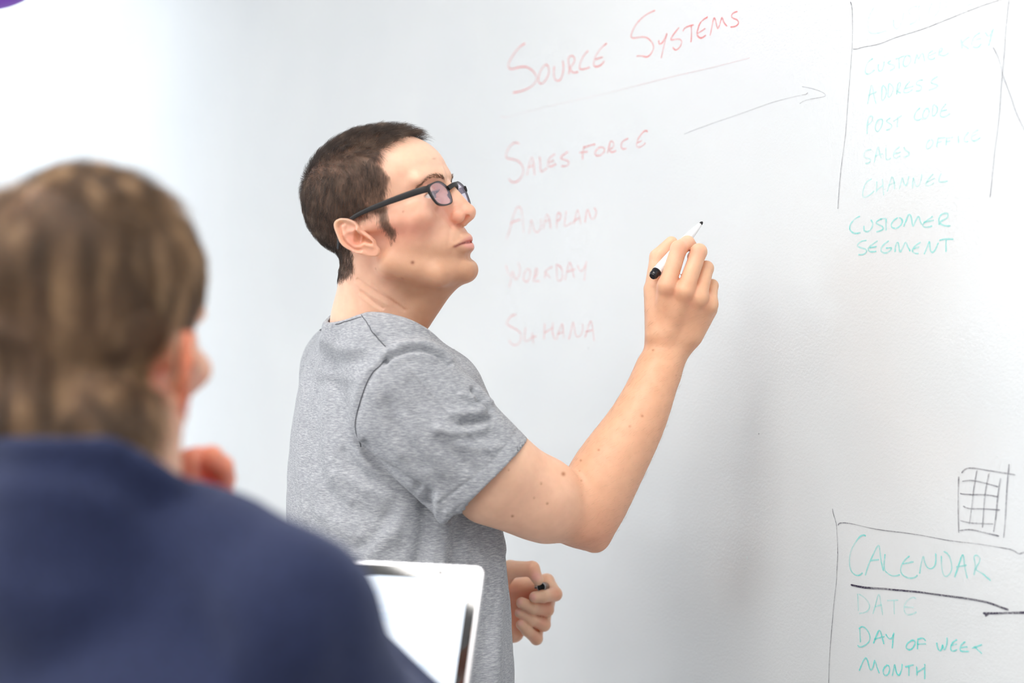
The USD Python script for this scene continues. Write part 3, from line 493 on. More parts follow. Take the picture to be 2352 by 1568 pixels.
# torso sections: image row, centre column, half depth, half width (m)
SECT = [(742, 868, .052, .075), (775, 872, .066, .115), (810, 884, .080, .150), (860, 893, .096, .172), (930, 898, .114, .166), (1050, 900, .128, .154), (1190, 903, .133, .154), (1310, 908, .134, .166), (1500, 912, .132, .190), (1640, 916, .134, .195), (1860, 916, .134, .195)]
def torso_sdf(p, grow=0.0):
    sec = np.array(SECT); zz = EYE - (sec[:, 0] - 784) / FPX * TD; xx = (sec[:, 1] - 1176) / FPX * TD
    o = np.argsort(zz); from scipy.interpolate import PchipInterpolator as PI
    z = np.clip(p[:, 2], zz.min(), zz.max()); cx = PI(zz[o], xx[o])(z); a = PI(zz[o], sec[o, 2])(z) + grow; b = PI(zz[o], sec[o, 3])(z) + grow
    d = np.stack([p[:, 0] - cx, p[:, 1] - TD], 1); u = d @ TF[:2]; w = d @ TR[:2]
    g = ((np.abs(u) / a) ** 2.35 + (np.abs(w) / b) ** 2.35) ** (1 / 2.35)
    f = (g - 1) * np.minimum(a, b) * 0.9
    return smax(f, np.maximum(p[:, 2] - zz.max(), zz.min() - p[:, 2]), 0.012)
SH_R = P(944, 892, 1.748); LSH = P(868, 850, 1.88) - TR * 0.165 + TF * 0.02
NECK = [(hp(-22, 0, -45), .053), (P(866, 742, 1.822), .057), (P(862, 800, 1.85), .064), (P(868, 900, 1.87), .07)]
# right arm
ELB = P(1340, 1196, 1.82)
ARM_U = [(SH_R, .056), (P(1140, 1078, 1.750), .0505), (P(1245, 1140, 1.785), .0475), (P(1318, 1178, 1.812), .040)]
ARM_F = [(P(1350, 1182, 1.82), .0415), (P(1378, 1112, 1.822), .0445), (P(1426, 1030, 1.828), .0400), (P(1470, 953, 1.836), .0342), (P(1510, 856, 1.856), .0285)]
_af = spline([list(a) + [r] for a, r in ARM_F], 13); ARM_FP, ARM_FR = _af[:, :3], _af[:, 3]
# right hand: joints (column, row, distance) and radii
RH = dict(
    index=([(1532, 656, 1.838), (1559, 571, 1.850), (1579, 558, 1.870), (1586, 563, 1.886)], [.0113, .0106, .0094, .0082]),
    middle=([(1573, 668, 1.834), (1605, 578, 1.852), (1604, 579, 1.876), (1592, 590, 1.888)], [.0115, .0105, .0092, .0080]),
    ring=([(1605, 684, 1.840), (1622, 616, 1.862), (1620, 618, 1.884), (1608, 628, 1.893)], [.0108, .0096, .0086, .0076]),
    pinky=([(1629, 700, 1.852), (1635, 656, 1.874), (1631, 656, 1.892), (1621, 664, 1.899)], [.0098, .0084, .0076, .0068]))
RTH = ([(1512, 740, 1.862), (1501, 664, 1.876), (1511, 590, 1.884), (1542, 557, 1.881)], [.0160, .0120, .0108, .0085])
WR1, WR2 = (1526, 790, 1.872), (1556, 780, 1.876)
def fingers_sdf(p, H, k_in=0.003, k_out=0.0012):
    f = None
    for pts, rs in H:
        g = chain(p, [P(*c) for c in pts], rs, k_in)
        f = g if f is None else sm(f, g, k_out)
    return f
def right_arm_sdf(p):
    f = chain(p, [a for a, _ in ARM_U], [r for _, r in ARM_U], .012)
    g = chain(p, ARM_FP, ARM_FR, .006)
    g = sm(g, cone(p, P(1509, 856, 1.858), P(*WR1), .0275, .0225), .010); g = sm(g, cone(p, P(1514, 852, 1.862), P(*WR2), .0260, .0230), .010)
    f = sm(f, g, .010)
    f = sm(f, cone(p, P(1368, 1240, 1.823), P(1335, 1205, 1.82), .0150, .026), .016)           # elbow tip
    f = sm(f, cone(p, P(1120, 1130, 1.750), P(1250, 1180, 1.79), .040, .034), .02)              # triceps
    # palm
    pal = None
    for (mc, r0), w, dep in ((RH['index'], WR1, 0), (RH['middle'], WR1, 0), (RH['ring'], WR2, 0), (RH['pinky'], WR2, 0)):
        m0, m1 = P(*w), P(*mc[0]); back = cone(p, m0, m1 + np.array([0, .004, 0]), .0185, .0115)
        palm = cone(p, m0 + np.array([0, .006, 0]), m1 + np.array([0, .020, -.002]), .018, .0115)
        b = sm(back, palm, .008); pal = b if pal is None else sm(pal, b, .009)
    pal = sm(pal, cone(p, P(1518, 770, 1.862), P(*RTH[0][1]), .021, .013), .010)
    pal = sm(pal, cone(p, P(1585, 768, 1.868), P(1622, 712, 1.876), .017, .012), .012)
    f = sm(f, pal, .008)
    fg = fingers_sdf(p, [RH[k] for k in ('index', 'middle', 'ring', 'pinky')])
    f = sm(f, fg, .007)
    return sm(f, chain(p, [P(*c) for c in RTH[0]], RTH[1], .003), .0015)
# left arm and hand (behind the body, the hand in front of the belly)
LH = dict(
    index=([(1256, 1335, 2.088), (1275, 1364, 2.062), (1248, 1369, 2.040), (1228, 1371, 2.034)], [.0108, .0100, .0090, .0080]),
    middle=([(1262, 1366, 2.100), (1256, 1400, 2.064), (1221, 1394, 2.044), (1198, 1384, 2.040)], [.0108, .0100, .0090, .0080]),
    ring=([(1252, 1398, 2.102), (1249, 1434, 2.066), (1218, 1421, 2.050), (1194, 1407, 2.046)], [.0102, .0096, .0086, .0076]),
    pinky=([(1235, 1428, 2.100), (1232, 1466, 2.066), (1211, 1448, 2.050), (1196, 1434, 2.044)], [.0096, .0090, .0080, .0070]))
LTH = ([(1140, 1345, 2.075), (1172, 1307, 2.050), (1222, 1306, 2.034), (1235, 1331, 2.030)], [.0155, .0125, .0106, .0082])
LWR = P(1108, 1372, 2.10); LEL = LSH + np.array([-.03, .055, -.29])
def left_arm_sdf(p):
    f = chain(p, [LSH, (LSH + LEL) / 2, LEL], [.054, .048, .041], .01)
    f = sm(f, chain(p, [LEL, LEL * .6 + LWR * .4, LWR], [.041, .041, .028], .01), .01)
    pal = None
    for k in LH:
        m1 = P(*LH[k][0][0]); b = cone(p, LWR, m1, .022, .0115); pal = b if pal is None else sm(pal, b, .008)
    f = sm(f, sm(pal, cone(p, LWR, P(1180, 1452, 2.085), .02, .015), .008), .008)
    f = sm(f, fingers_sdf(p, list(LH.values()), .003, .0010), .003)
    return sm(f, chain(p, [P(*c) for c in LTH[0]], LTH[1], .004), .003)
def core_sdf(p):
    f = torso_sdf(p, -.016)
    f = sm(f, chain(p, [P(866, 800, 1.86), SH_R], [.060, .050]), .02); f = sm(f, chain(p, [P(866, 800, 1.86), LSH], [.060, .050]), .02)
    return sm(f, chain(p, [n[0] for n in NECK[1:]], [n[1] - .004 for n in NECK[1:]]), .01)

# t-shirt
SLV = [(P(930, 884, 1.742), .0655), (P(1010, 975, 1.742), .0655), (P(1128, 1098, 1.748), .0665)]
HEM_C, HEM_N = P(1122, 1093, 1.748), P(1122, 1093, 1.748) - P(935, 900, 1.742); HEM_N = HEM_N / np.linalg.norm(HEM_N)
NB = P(868, 760, 1.85)
def neck_cut(p):
    from scipy.interpolate import PchipInterpolator as PI
    u = (p[:, :2] - NB[:2]) @ TF[:2]
    return p[:, 2] - EYE - PI([-.3, -.1, -.074, -.047, .04, .09, .3], [.012, .018, .0245, .036, .003, -.02, -.04])(np.clip(u, -.3, .3))
def proj(p): return np.stack([W / 2 + FPX * p[:, 0] / p[:, 1], H / 2 - FPX * (p[:, 2] - EYE) / p[:, 1]], 1)
def drape(p, t=0.0):
    """Cloth body without the openings; t makes it thinner."""
    f = torso_sdf(p, -t)
    f = sm(f, chain(p, [P(856, 772, 1.82), P(900, 815, 1.77), SH_R + np.array([-.012, 0, -.004])], [.058 - t, .060 - t, .0625 - t], .012), .02)
    f = sm(f, chain(p, [P(876, 775, 1.90), LSH], [.058 - t, .062 - t]), .02)
    f = sm(f, chain(p, [n[0] for n in NECK], [n[1] + .0075 - t for n in NECK]), .014)
    return f
def sleeves(p, t=0.0, cut=True):
    ext = 0 if cut else .06
    a = chain(p, [c for c, _ in SLV] + ([SLV[-1][0] + HEM_N * ext] if ext else []), [r - t for _, r in SLV] + ([SLV[-1][1] - t] if ext else []), .01)
    a = sm(a, chain(p, [P(872, 985, 1.728), P(965, 1085, 1.716), P(1052, 1180, 1.722)] + ([P(1052, 1180, 1.722) + HEM_N * ext] if ext else []), [r - t for r in (.026, .019, .0125)] + ([.0125 - t] if ext else [])), .045)
    m = LSH * .42 + LEL * .58; n = (LEL - LSH) / np.linalg.norm(LEL - LSH)
    b = chain(p, [LSH, m + n * (.05 + ext)], [.066 - t, .062 - t])
    if cut: a = smax(a, (p - HEM_C) @ HEM_N, .002); b = smax(b, (p - m) @ n, .002)
    else: a = np.maximum(a, (p - HEM_C) @ HEM_N - .006); b = np.maximum(b, (p - m) @ n - .006)
    return a, b
HEM_Z = .90
def shirt_sdf(p):
    a, b = sleeves(p); f = np.minimum(drape(p), b); f = sm(f, a, .004); f = smax(f, neck_cut(p), .003); f = smax(f, HEM_Z - p[:, 2], .003)
    ai, bi = sleeves(p, .006, False); g = sm(np.minimum(drape(p, .006), bi), ai, .006)
    return smax(f, -g, .0015)
# folds: image polyline on the cloth, half width in mm, height in mm (+ ridge, - groove)
FOLDS = [
    ([(889,826),(864,846),(840,884),(823,935),(816,975),(821,1003),(835,1028)], 3.0, -1.2), ([(877,826),(852,846),(828,884),(811,935),(804,975),(809,1010)], 5, 1.5),
    ([(884,828),(908,812),(940,802),(968,801),(1003,812),(1034,836)], 2.8, -4.2), ([(884,815),(920,795),(963,790),(1003,800),(1036,826)], 5, 2.8), ([(900,832),(940,817),(968,814),(1000,824)], 5, 1.5),
    ([(830,722),(858,765),(886,795),(880,820)], 3.0, -.8), ([(842,730),(866,768),(890,790)], 4, 1.0),
    ([(864,770),(880,785),(905,800)], 3, -1.6),
    ([(935,839),(991,901),(1059,980),(1139,1048)], 1.6, 1.1),
    ([(1088,893),(1100,905),(1110,915)], 3.0, -4.5), ([(1096,918),(1112,925),(1126,940)], 3.0, -4.5), ([(1100,900),(1125,925)], 4, 2.2), ([(1060,905),(1085,915),(1105,935)], 4, 1.8),
    ([(1062,972),(1090,968),(1128,958)], 4.5, -4.2), ([(1005,985),(1045,992),(1080,992),(1110,985)], 6, 2.6), ([(1040,950),(1075,948),(1110,945)], 5, 2.0),
    ([(1060,1020),(1100,1030),(1140,1025)], 7, 1.8), ([(1010,1010),(1050,1050),(1090,1080)], 8, -1.8), ([(930,960),(970,1020),(1010,1080)], 9, 1.6), ([(890,930),(920,1000),(970,1070)], 9, -1.4),
    ([(860,900),(880,960),(920,1040)], 8, 1.4), ([(940,880),(1000,950)], 8, -1.0),
    ([(835,1020),(860,1055),(905,1085),(960,1120)], 5, -4.0), ([(828,1040),(850,1075),(890,1105),(940,1120)], 6, 2.2),
    ([(790,1040),(827,1085),(895,1110),(950,1125)], 7, -2.4), ([(780,1090),(830,1120),(890,1140)], 8, 1.8), ([(760,1130),(820,1170),(900,1190)], 9, -1.4), ([(740,1180),(820,1230),(900,1230)], 10, 1.6),
    ([(702,839),(691,935),(690,1077),(702,1190)], 5, 1.5), ([(716,839),(702,935),(703,1077),(716,1190)], 4, -1.5), ([(736,884),(722,975),(730,1077),(768,1179)], 7, -2.0), ([(760,860),(745,950),(755,1060),(800,1150)], 8, 1.8),
    ([(745,780),(790,800),(850,800)], 7, 1.4), ([(735,810),(780,830),(830,828)], 6, -1.2), ([(730,850),(775,865),(815,870)], 7, 1.0), ([(770,890),(790,950),(800,1010)], 8, -1.4),
    ([(980,1140),(976,1200),(968,1260),(950,1330)], 9, -5.5), ([(1005,1150),(1002,1220),(990,1300),(985,1400)], 8, 2.8), ([(1030,1175),(1020,1240),(1015,1320)], 7, 3.5), ([(1062,1180),(1052,1260),(1045,1360)], 11, -5.5),
    ([(1100,1190),(1092,1270),(1090,1400)], 9, -3.0), ([(1126,1200),(1146,1266),(1142,1417),(1135,1568)], 7, 4.5), ([(1160,1280),(1166,1400),(1170,1568)], 7, -1.6),
    ([(930,1170),(900,1230),(860,1270)], 10, 2.2), ([(890,1180),(860,1230),(820,1260)], 8, -1.8), ([(1120,1420),(1112,1500),(1105,1568)], 10, -2.5),
    ([(1215,1010),(1150,1084),(1062,1152),(1030,1176)], 2.4, 0.8), ([(1190,985),(1128,1060),(1042,1130),(1008,1154)], 1.6, -1.0),
]
def shirt_mesh(res=.0024):
    lo = np.array([-.42, 1.62, HEM_Z - .01]); hi = np.array([.06, 2.20, EYE + .055])
    v, t = mesh_sdf(shirt_sdf, lo, hi, res)
    n = vertex_normals(v, t); q = proj(v); mm = v[:, 1] / FPX * 1000
    out = v.copy(); on_outer = shell_side(v)                   # the lining moves with the outside
    to = np.array([0, 0, EYE]) - v; to /= np.linalg.norm(to, axis=1, keepdims=True); near = np.clip(((n * to).sum(1) * np.sign(on_outer) + .10) / .25, 0, 1)
    slv_hide = None
    for pts, w, a in FOLDS:
        c = spline(pts, 24); m = (q[:, 0] > c[:, 0].min() - 60) & (q[:, 0] < c[:, 0].max() + 60) & (q[:, 1] > c[:, 1].min() - 60) & (q[:, 1] < c[:, 1].max() + 60)
        if not m.any(): continue
        i = np.nonzero(m)[0]; d = polydist(q[i], c) * mm[i]
        out[i] += n[i] * ((1.9 if w >= 7 else 1.7) * a / 1000 * gauss(d, w) * near[i] * on_outer[i])[:, None]
    lf = meshkit.fbm(v * 14.0, 3, 5) - 0.5; hf = meshkit.fbm(v * np.array([60, 60, 45.0]), 2, 9) - 0.5
    out += n * ((lf * .007 + hf * .0012) * on_outer)[:, None]
    return out, t
def shell_side(v):
    a, b = sleeves(v, .003, False); g = sm(np.minimum(drape(v, .003), b), a, .006)
    return np.clip(g / .003, -1, 1)
HEATHER = usdkit.material(stage, LK + 'heather_jersey', {
    'tc': ('texture_coordinate', {}), 'm': ('mapping', {'rotation': (0.0, 0.42, 0.0), 'scale': (140.0, 140.0, 860.0)}), 'm2': ('mapping', {'rotation': (0, 0.28, 0), 'scale': (900.0, 900.0, 1500.0)}),
    'n': ('noise_texture', {'scale': 1.0, 'detail': 3.0, 'roughness': 0.65}), 'n2': ('noise_texture', {'scale': 1.0, 'detail': 2.0}),
    'r': ('rgb_ramp', {'ramp': [(0.30, tuple(lin((118, 122, 129)))), (0.5, tuple(lin((150, 153, 159)))), (0.70, tuple(lin((186, 188, 192))))]}),
    'a': ('math', {'math_type': 'multiply_add', 'value2': 0.18, 'value3': 0.0}), 'a2': ('math', {'math_type': 'multiply_add', 'value2': 0.82}),
    'b': ('bump', {'strength': 0.25, 'distance': 0.0008}),
    'p': ('principled_bsdf', {'roughness': 0.85, 'specular_ior_level': 0.2, 'sheen_weight': 0.15, 'sheen_roughness': 0.6})},
    [('tc.object', 'm.vector'), ('m.vector', 'n.vector'), ('tc.object', 'm2.vector'), ('m2.vector', 'n2.vector'), ('n2.fac', 'a.value1'), ('n.fac', 'a2.value1'), ('a.value', 'a2.value3'), ('a2.value', 'r.fac'), ('r.color', 'p.base_color'), ('n2.fac', 'b.height'), ('b.normal', 'p.normal')], surface='p.BSDF')
def to_manifold(v, f):
    return manifold3d.Manifold(manifold3d.Mesh(np.ascontiguousarray(v, np.float32), np.ascontiguousarray(f, np.uint32)))
def joined(parts):
    """One continuous mesh from overlapping closed ones."""
    try:
        ms = [to_manifold(v, f) for v, f in parts]
        if any(m.status() != manifold3d.Error.NoError for m in ms): raise ValueError([str(m.status()) for m in ms])
        m = manifold3d.Manifold.batch_boolean(ms, manifold3d.OpType.Add).to_mesh()
        return np.array(m.vert_properties[:, :3], float), np.array(m.tri_verts)
    except Exception as e:
        print('join failed', e); t = trimesh.util.concatenate([trimesh.Trimesh(v, f, process=False) for v, f in parts]); return np.array(t.vertices), np.array(t.faces)
def box_of(pts, pad): pts = np.asarray(pts); return pts.min(0) - pad, pts.max(0) + pad

hv, hf, _ = build_head(HR, HO, HS, NECK[:3], .0016)
av, af = mesh_sdf(right_arm_sdf, *box_of([SH_R, P(1400, 1270, 1.75), P(1660, 540, 1.95)], [.065, .075, .02]), .0019)
lv, lf = mesh_sdf(left_arm_sdf, *box_of([LSH, LEL, P(1300, 1490, 2.0), LSH + [0, 0, .05]], [.065, .09, .05]), .0019)
cv, cf = mesh_sdf(core_sdf, np.array([-.42, 1.62, .82]), np.array([.08, 2.16, EYE + .09]), .006)
bv, bf = joined([(hv, hf), (av, af), (lv, lf), (cv, cf)])
_n = vertex_normals(bv, bf); _q = proj(bv); _d = np.zeros(len(bv))          # creases of the turned neck
for pts, w, a in [([(822, 640), (853, 663), (898, 690), (930, 712)], 1.5, -1.5), ([(818, 650), (848, 674), (890, 700)], 2.0, .9), ([(829, 668), (853, 689), (880, 708)], 1.4, -1.4), ([(826, 678), (850, 698), (874, 715)], 2.0, .8), ([(857, 652), (883, 676), (912, 698)], 1.5, -1.0), ([(805, 655), (822, 690), (826, 720)], 3.5, -.8)]:
    _d += a / 1000 * gauss(polydist(_q, spline(pts, 16)) * bv[:, 1] / FPX * 1000, w)
bv = bv + _n * (_d * np.clip(-_n[:, 1] * 1.5, 0, 1))[:, None]
bq = ((bv - HO) @ HR) / (HS / 1000)
ishead = (bv[:, 2] > EYE - .03) & (np.linalg.norm(bv - HO, axis=1) < .26) & (bv[:, 0] < .06)
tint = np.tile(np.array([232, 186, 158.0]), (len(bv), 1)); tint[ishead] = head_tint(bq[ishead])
_w = (.55 * np.clip(1.6 - polydist(bv, np.vstack([ARM_FP, [P(1537, 775, 1.875), P(1575, 700, 1.85)]])) / .05, 0, 1) * (~ishead) * (bv[:, 0] > .02) * (bv[:, 1] < 1.96))[:, None]; tint = tint * (1 - _w) + np.array([214, 160, 124.0]) * _w      # tanned forearm
def px_blob(c, r, a, col):
    pp = proj(bv); w = a * np.exp(-(((pp - np.array(c)) ** 2).sum(1) / r ** 2)); w = np.where(ishead, 0, w)[:, None]; tint[:] = tint * (1 - w) + np.array(col, float) * w
for c, r, a in [((1294, 1088), 5.5, .85), ((1334, 1057), 2.6, .7), ((1375, 1033), 3, .6), ((1331, 1081), 2.3, .5), ((1335, 1103), 2.3, .5), ((1447, 979), 3, .6), ((1475, 955), 3, .65), ((1168, 1079), 2.6, .6), ((1243, 1110), 3, .6), ((1227, 1143), 2.6, .6), ((1257, 1156), 3, .7), ((1177, 1185), 3.2, .85), ((1500, 804), 2.6, .7), ((1553, 863), 2.2, .4)]:
    px_blob(c, .85 * r, .9 * a, (150, 94, 64))
for (c, rad) in [((1534, 652, 1.845), .013), ((1571, 664, 1.842), .012), ((1604, 681, 1.848), .011), ((1630, 698, 1.860), .010), ((1565, 566, 1.835), .012), ((1601, 574, 1.838), .010), ((1277, 1364, 2.05), .011), ((1258, 1400, 2.05), .011), ((1250, 1434, 2.05), .011), ((1233, 1467, 2.05), .011), ((1223, 1304, 2.03), .010)]:
    w = .5 * np.exp(-(np.linalg.norm(bv - P(*c), axis=1) / rad) ** 2)[:, None]; tint = tint * (1 - w) + np.array([226, 148, 124.0]) * w
w = (.30 * np.exp(-(np.linalg.norm(bv - P(1365, 1235, 1.80), axis=1) / .045) ** 2))[:, None]; tint = tint * (1 - w) + np.array([218, 140, 118.0]) * w
for c, r in (((1222, 1371, 2.027), .0062), ((1192, 1381, 2.032), .0058), ((1188, 1403, 2.039), .0055), ((1195, 1427, 2.038), .0058), ((1232, 1324, 2.022), .0070)):
    w = .8 * np.exp(-(np.linalg.norm(bv - P(*c), axis=1) / r) ** 4)[:, None]; tint = tint * (1 - w) + np.array([240, 178, 168.0]) * w
man = thing('person', 'standing person with glasses in a heather grey t-shirt, writing with a raised right hand', 'person', (P(905, 784, 1.88)[0], 1.88, 0))
# scalp under the crop
sc = polysdf(bq[:, [0, 2]], HAIRLINE); scal = np.clip(-(sc + 1.5) / 4, 0, 1) * ishead * (bq[:, 1] < 200)
earz = np.clip((np.abs(bq[:, 1]) - 71 - (12 - bq[:, 0]) * .28) / 3, 0, 1) * (bq[:, 0] < 16) * (bq[:, 2] < 26) * (bq[:, 2] > -50)
scal = scal * (1 - earz)
tint = tint * (1 - .8 * scal[:, None]) + np.array([96, 72, 58.0]) * .8 * scal[:, None]
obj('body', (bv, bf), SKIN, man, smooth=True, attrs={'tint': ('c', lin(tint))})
HAIR_D = hair_material('dark_brown_hair', tuple(lin((26, 19, 16))), tuple(lin((70, 54, 44))), tuple(lin((150, 128, 108))))
hm = np.clip(-(sc - 0.5) / 3, 0, 1) * ishead * (1 - earz)
hmask = hm * np.clip((bq[:, 2] + 52) / 14, .25, 1) * np.where((bq[:, 0] > 14) & (bq[:, 2] < 30), .45, np.where((bq[:, 0] > 38) & (bq[:, 2] < 64), .5, 1.0))
st, wd = grow(bv, bf, bq, HR, hmask, 34000, crop_len, crop_dir, .00017, 3, tuft=.45, tfreq=.14)
curves('hair', st, wd, HAIR_D, man)
hidx = ishead & (bq[:, 2] > -20)
BROWM = hair_material('brown_brow_hair', tuple(lin((70, 48, 34))), tuple(lin((110, 80, 58))), tuple(lin((140, 108, 82))))
for side in (-1, 1):
    curves('eyebrow', brow_strands(bv[hidx], bq[hidx], HR, HO, HS / 1000, 330, 5 + side, side), np.array([.00022, .00022, .00018, .00008]), BROWM, man)
# stubble, lashes and the fine hair of the forearm
STUB = hair_material('stubble_hair', tuple(lin((60, 42, 32))), tuple(lin((98, 72, 54))), tuple(lin((130, 98, 74))))
yb = np.abs(bq[:, 1]); bm = ishead * np.clip((-34 - .30 * (bq[:, 0] - 60) - bq[:, 2]) / 10, 0, 1) * np.clip((bq[:, 0] + 4) / 12, 0, 1) * np.clip((bq[:, 2] + 128) / 14, 0, 1) * (1 - earz)
bm = np.maximum(bm, ishead * .6 * np.exp(-(((bq[:, 2] + 40) / 5) ** 2)) * (bq[:, 0] > 88)); lipd = np.minimum(np.abs(bq[:, 2] + 53), 9) ; bm = bm * np.where((bq[:, 0] > 84) & (yb < 26) & (np.abs(bq[:, 2] + 53.5) < 8), 0, 1)
ss, sw = grow(bv, bf, bq, HR, bm, 9000, lambda q: np.full(len(q), .0016), lambda q, n: n * .7 + np.array([.1, 0, -.8]), .00010, 21, curl=.3, tuft=.2); curves('stubble', ss, sw, STUB, man)
lash = []
for side in (-1, 1):
    for i in range(46):
        a = -1.15 + 2.3 * i / 45; r0 = np.array([74 + 13.6 * math.cos(a) * .96, side * (33.5 + 13.2 * math.sin(a)), 14.6 - 1.6 * math.sin(a) ** 2]); o = np.array([math.cos(a), side * math.sin(a) * .8, 0])
        lash.append([r0 + o * k * 6.5 + np.array([0, 0, -1.2 * k + 3.0 * k * k]) for k in (0, .35, .7, 1)])
curves('eyelashes', HO + (np.array(lash) * HS / 1000) @ HR.T, np.array([.00020, .00018, .00013, .00006]), mat('lash', lin((24, 18, 16)), .5), man).SetCustomDataByKey('kind', 'stuff')
fm = np.exp(-(polydist(bv, np.vstack([ARM_FP, [P(1535, 775, 1.875)]])) / .055) ** 4) * (~ishead) * (bv[:, 0] > .02) * (bv[:, 2] > 1.20) * (bv[:, 1] > 1.7)
fd = np.array([.55, -.15, .35]) @ HR
fs, fw = grow(bv, bf, bq, HR, fm, 2600, lambda q: np.full(len(q), .008), lambda q, n: n * .35 + fd, .00006, 33, curl=.25, tuft=.3); curves('arm_hair', fs, fw, hair_material('arm_hair_brown', tuple(lin((90, 62, 42))), tuple(lin((130, 94, 66))), tuple(lin((160, 124, 92)))), man)
# eyes
EYEM = usdkit.material(stage, LK + 'eye', {'tint': ('attribute', {'attribute': 'tint'}), 'p': ('principled_bsdf', {'roughness': 0.08, 'specular_ior_level': 0.6})}, [('tint.color', 'p.base_color')], surface='p.BSDF')
def eyeball(side, frame, org, s, parent, gaze=(1, 0.02, 0.06)):
    m = trimesh.creation.icosphere(4, 12.0); g = np.array(gaze); g = g / np.linalg.norm(g); a = (m.vertices @ g) / 12
    col = np.where((a > .985)[:, None], [12, 10, 10], np.where((a > .885)[:, None], [96, 92, 78], np.where((a > .865)[:, None], [52, 46, 42], [232, 224, 220.0])))
    v = m.vertices * (1 + .05 * np.clip((a - .86) / .14, 0, 1)[:, None]) + np.array([74.2, side * 33, 12])
    obj('eyeball', (org + (v * s) @ frame.T, m.faces), EYEM, parent, smooth=True, attrs={'tint': ('c', lin(col))})
for side in (-1, 1): eyeball(side, HR, HO, HS / 1000, man)
shv, shf = shirt_mesh(); obj('t_shirt', (shv, shf), HEATHER, man, smooth=True)

from scipy.spatial import cKDTree
_sn = vertex_normals(shv, shf); _ok = (shell_side(shv) > .3) & (_sn[:, 1] < -.02); _sv, _sno = shv[_ok], _sn[_ok]; _tree = cKDTree(proj(_sv))
shirt_prim = stage.GetPrimAtPath(str(man.GetPath()) + '/t_shirt')
SEAMM = mat('seam_thread', lin((86, 88, 94)), 0.9)
def seam(pts, r):
    c = spline(pts, 40); _, ii = _tree.query(c, k=5); p = _sv[ii].mean(1) + _sno[ii].mean(1) * (r * .15)
    for _ in range(2): p[1:-1] = .25 * p[:-2] + .5 * p[1:-1] + .25 * p[2:]
    ang = np.linspace(0, 2 * np.pi, 6, endpoint=False); t = np.gradient(p, axis=0); t /= np.linalg.norm(t, axis=1, keepdims=True); nn = _sno[ii].mean(1); b = np.cross(t, nn); b /= np.linalg.norm(b, axis=1, keepdims=True); a = np.cross(b, t)
    V = (p[:, None] + r * (np.cos(ang)[None, :, None] * a[:, None] + np.sin(ang)[None, :, None] * b[:, None])).reshape(-1, 3); F = []
    for i in range(39):
        for j in range(6): x, y = i * 6 + j, i * 6 + (j + 1) % 6; F += [(x, y, y + 6), (x, y + 6, x + 6)]
    obj('seam', (V, np.array(F)), SEAMM, shirt_prim, smooth=True)
seam([(889, 826), (864, 846), (840, 884), (823, 935), (816, 975), (821, 1003), (833, 1024)], .00075)
seam([(830, 724), (846, 745), (858, 765), (874, 782), (886, 796)], .0006)
seam([(733, 757), (756, 750), (782, 742), (808, 734), (829, 728)], .0007)
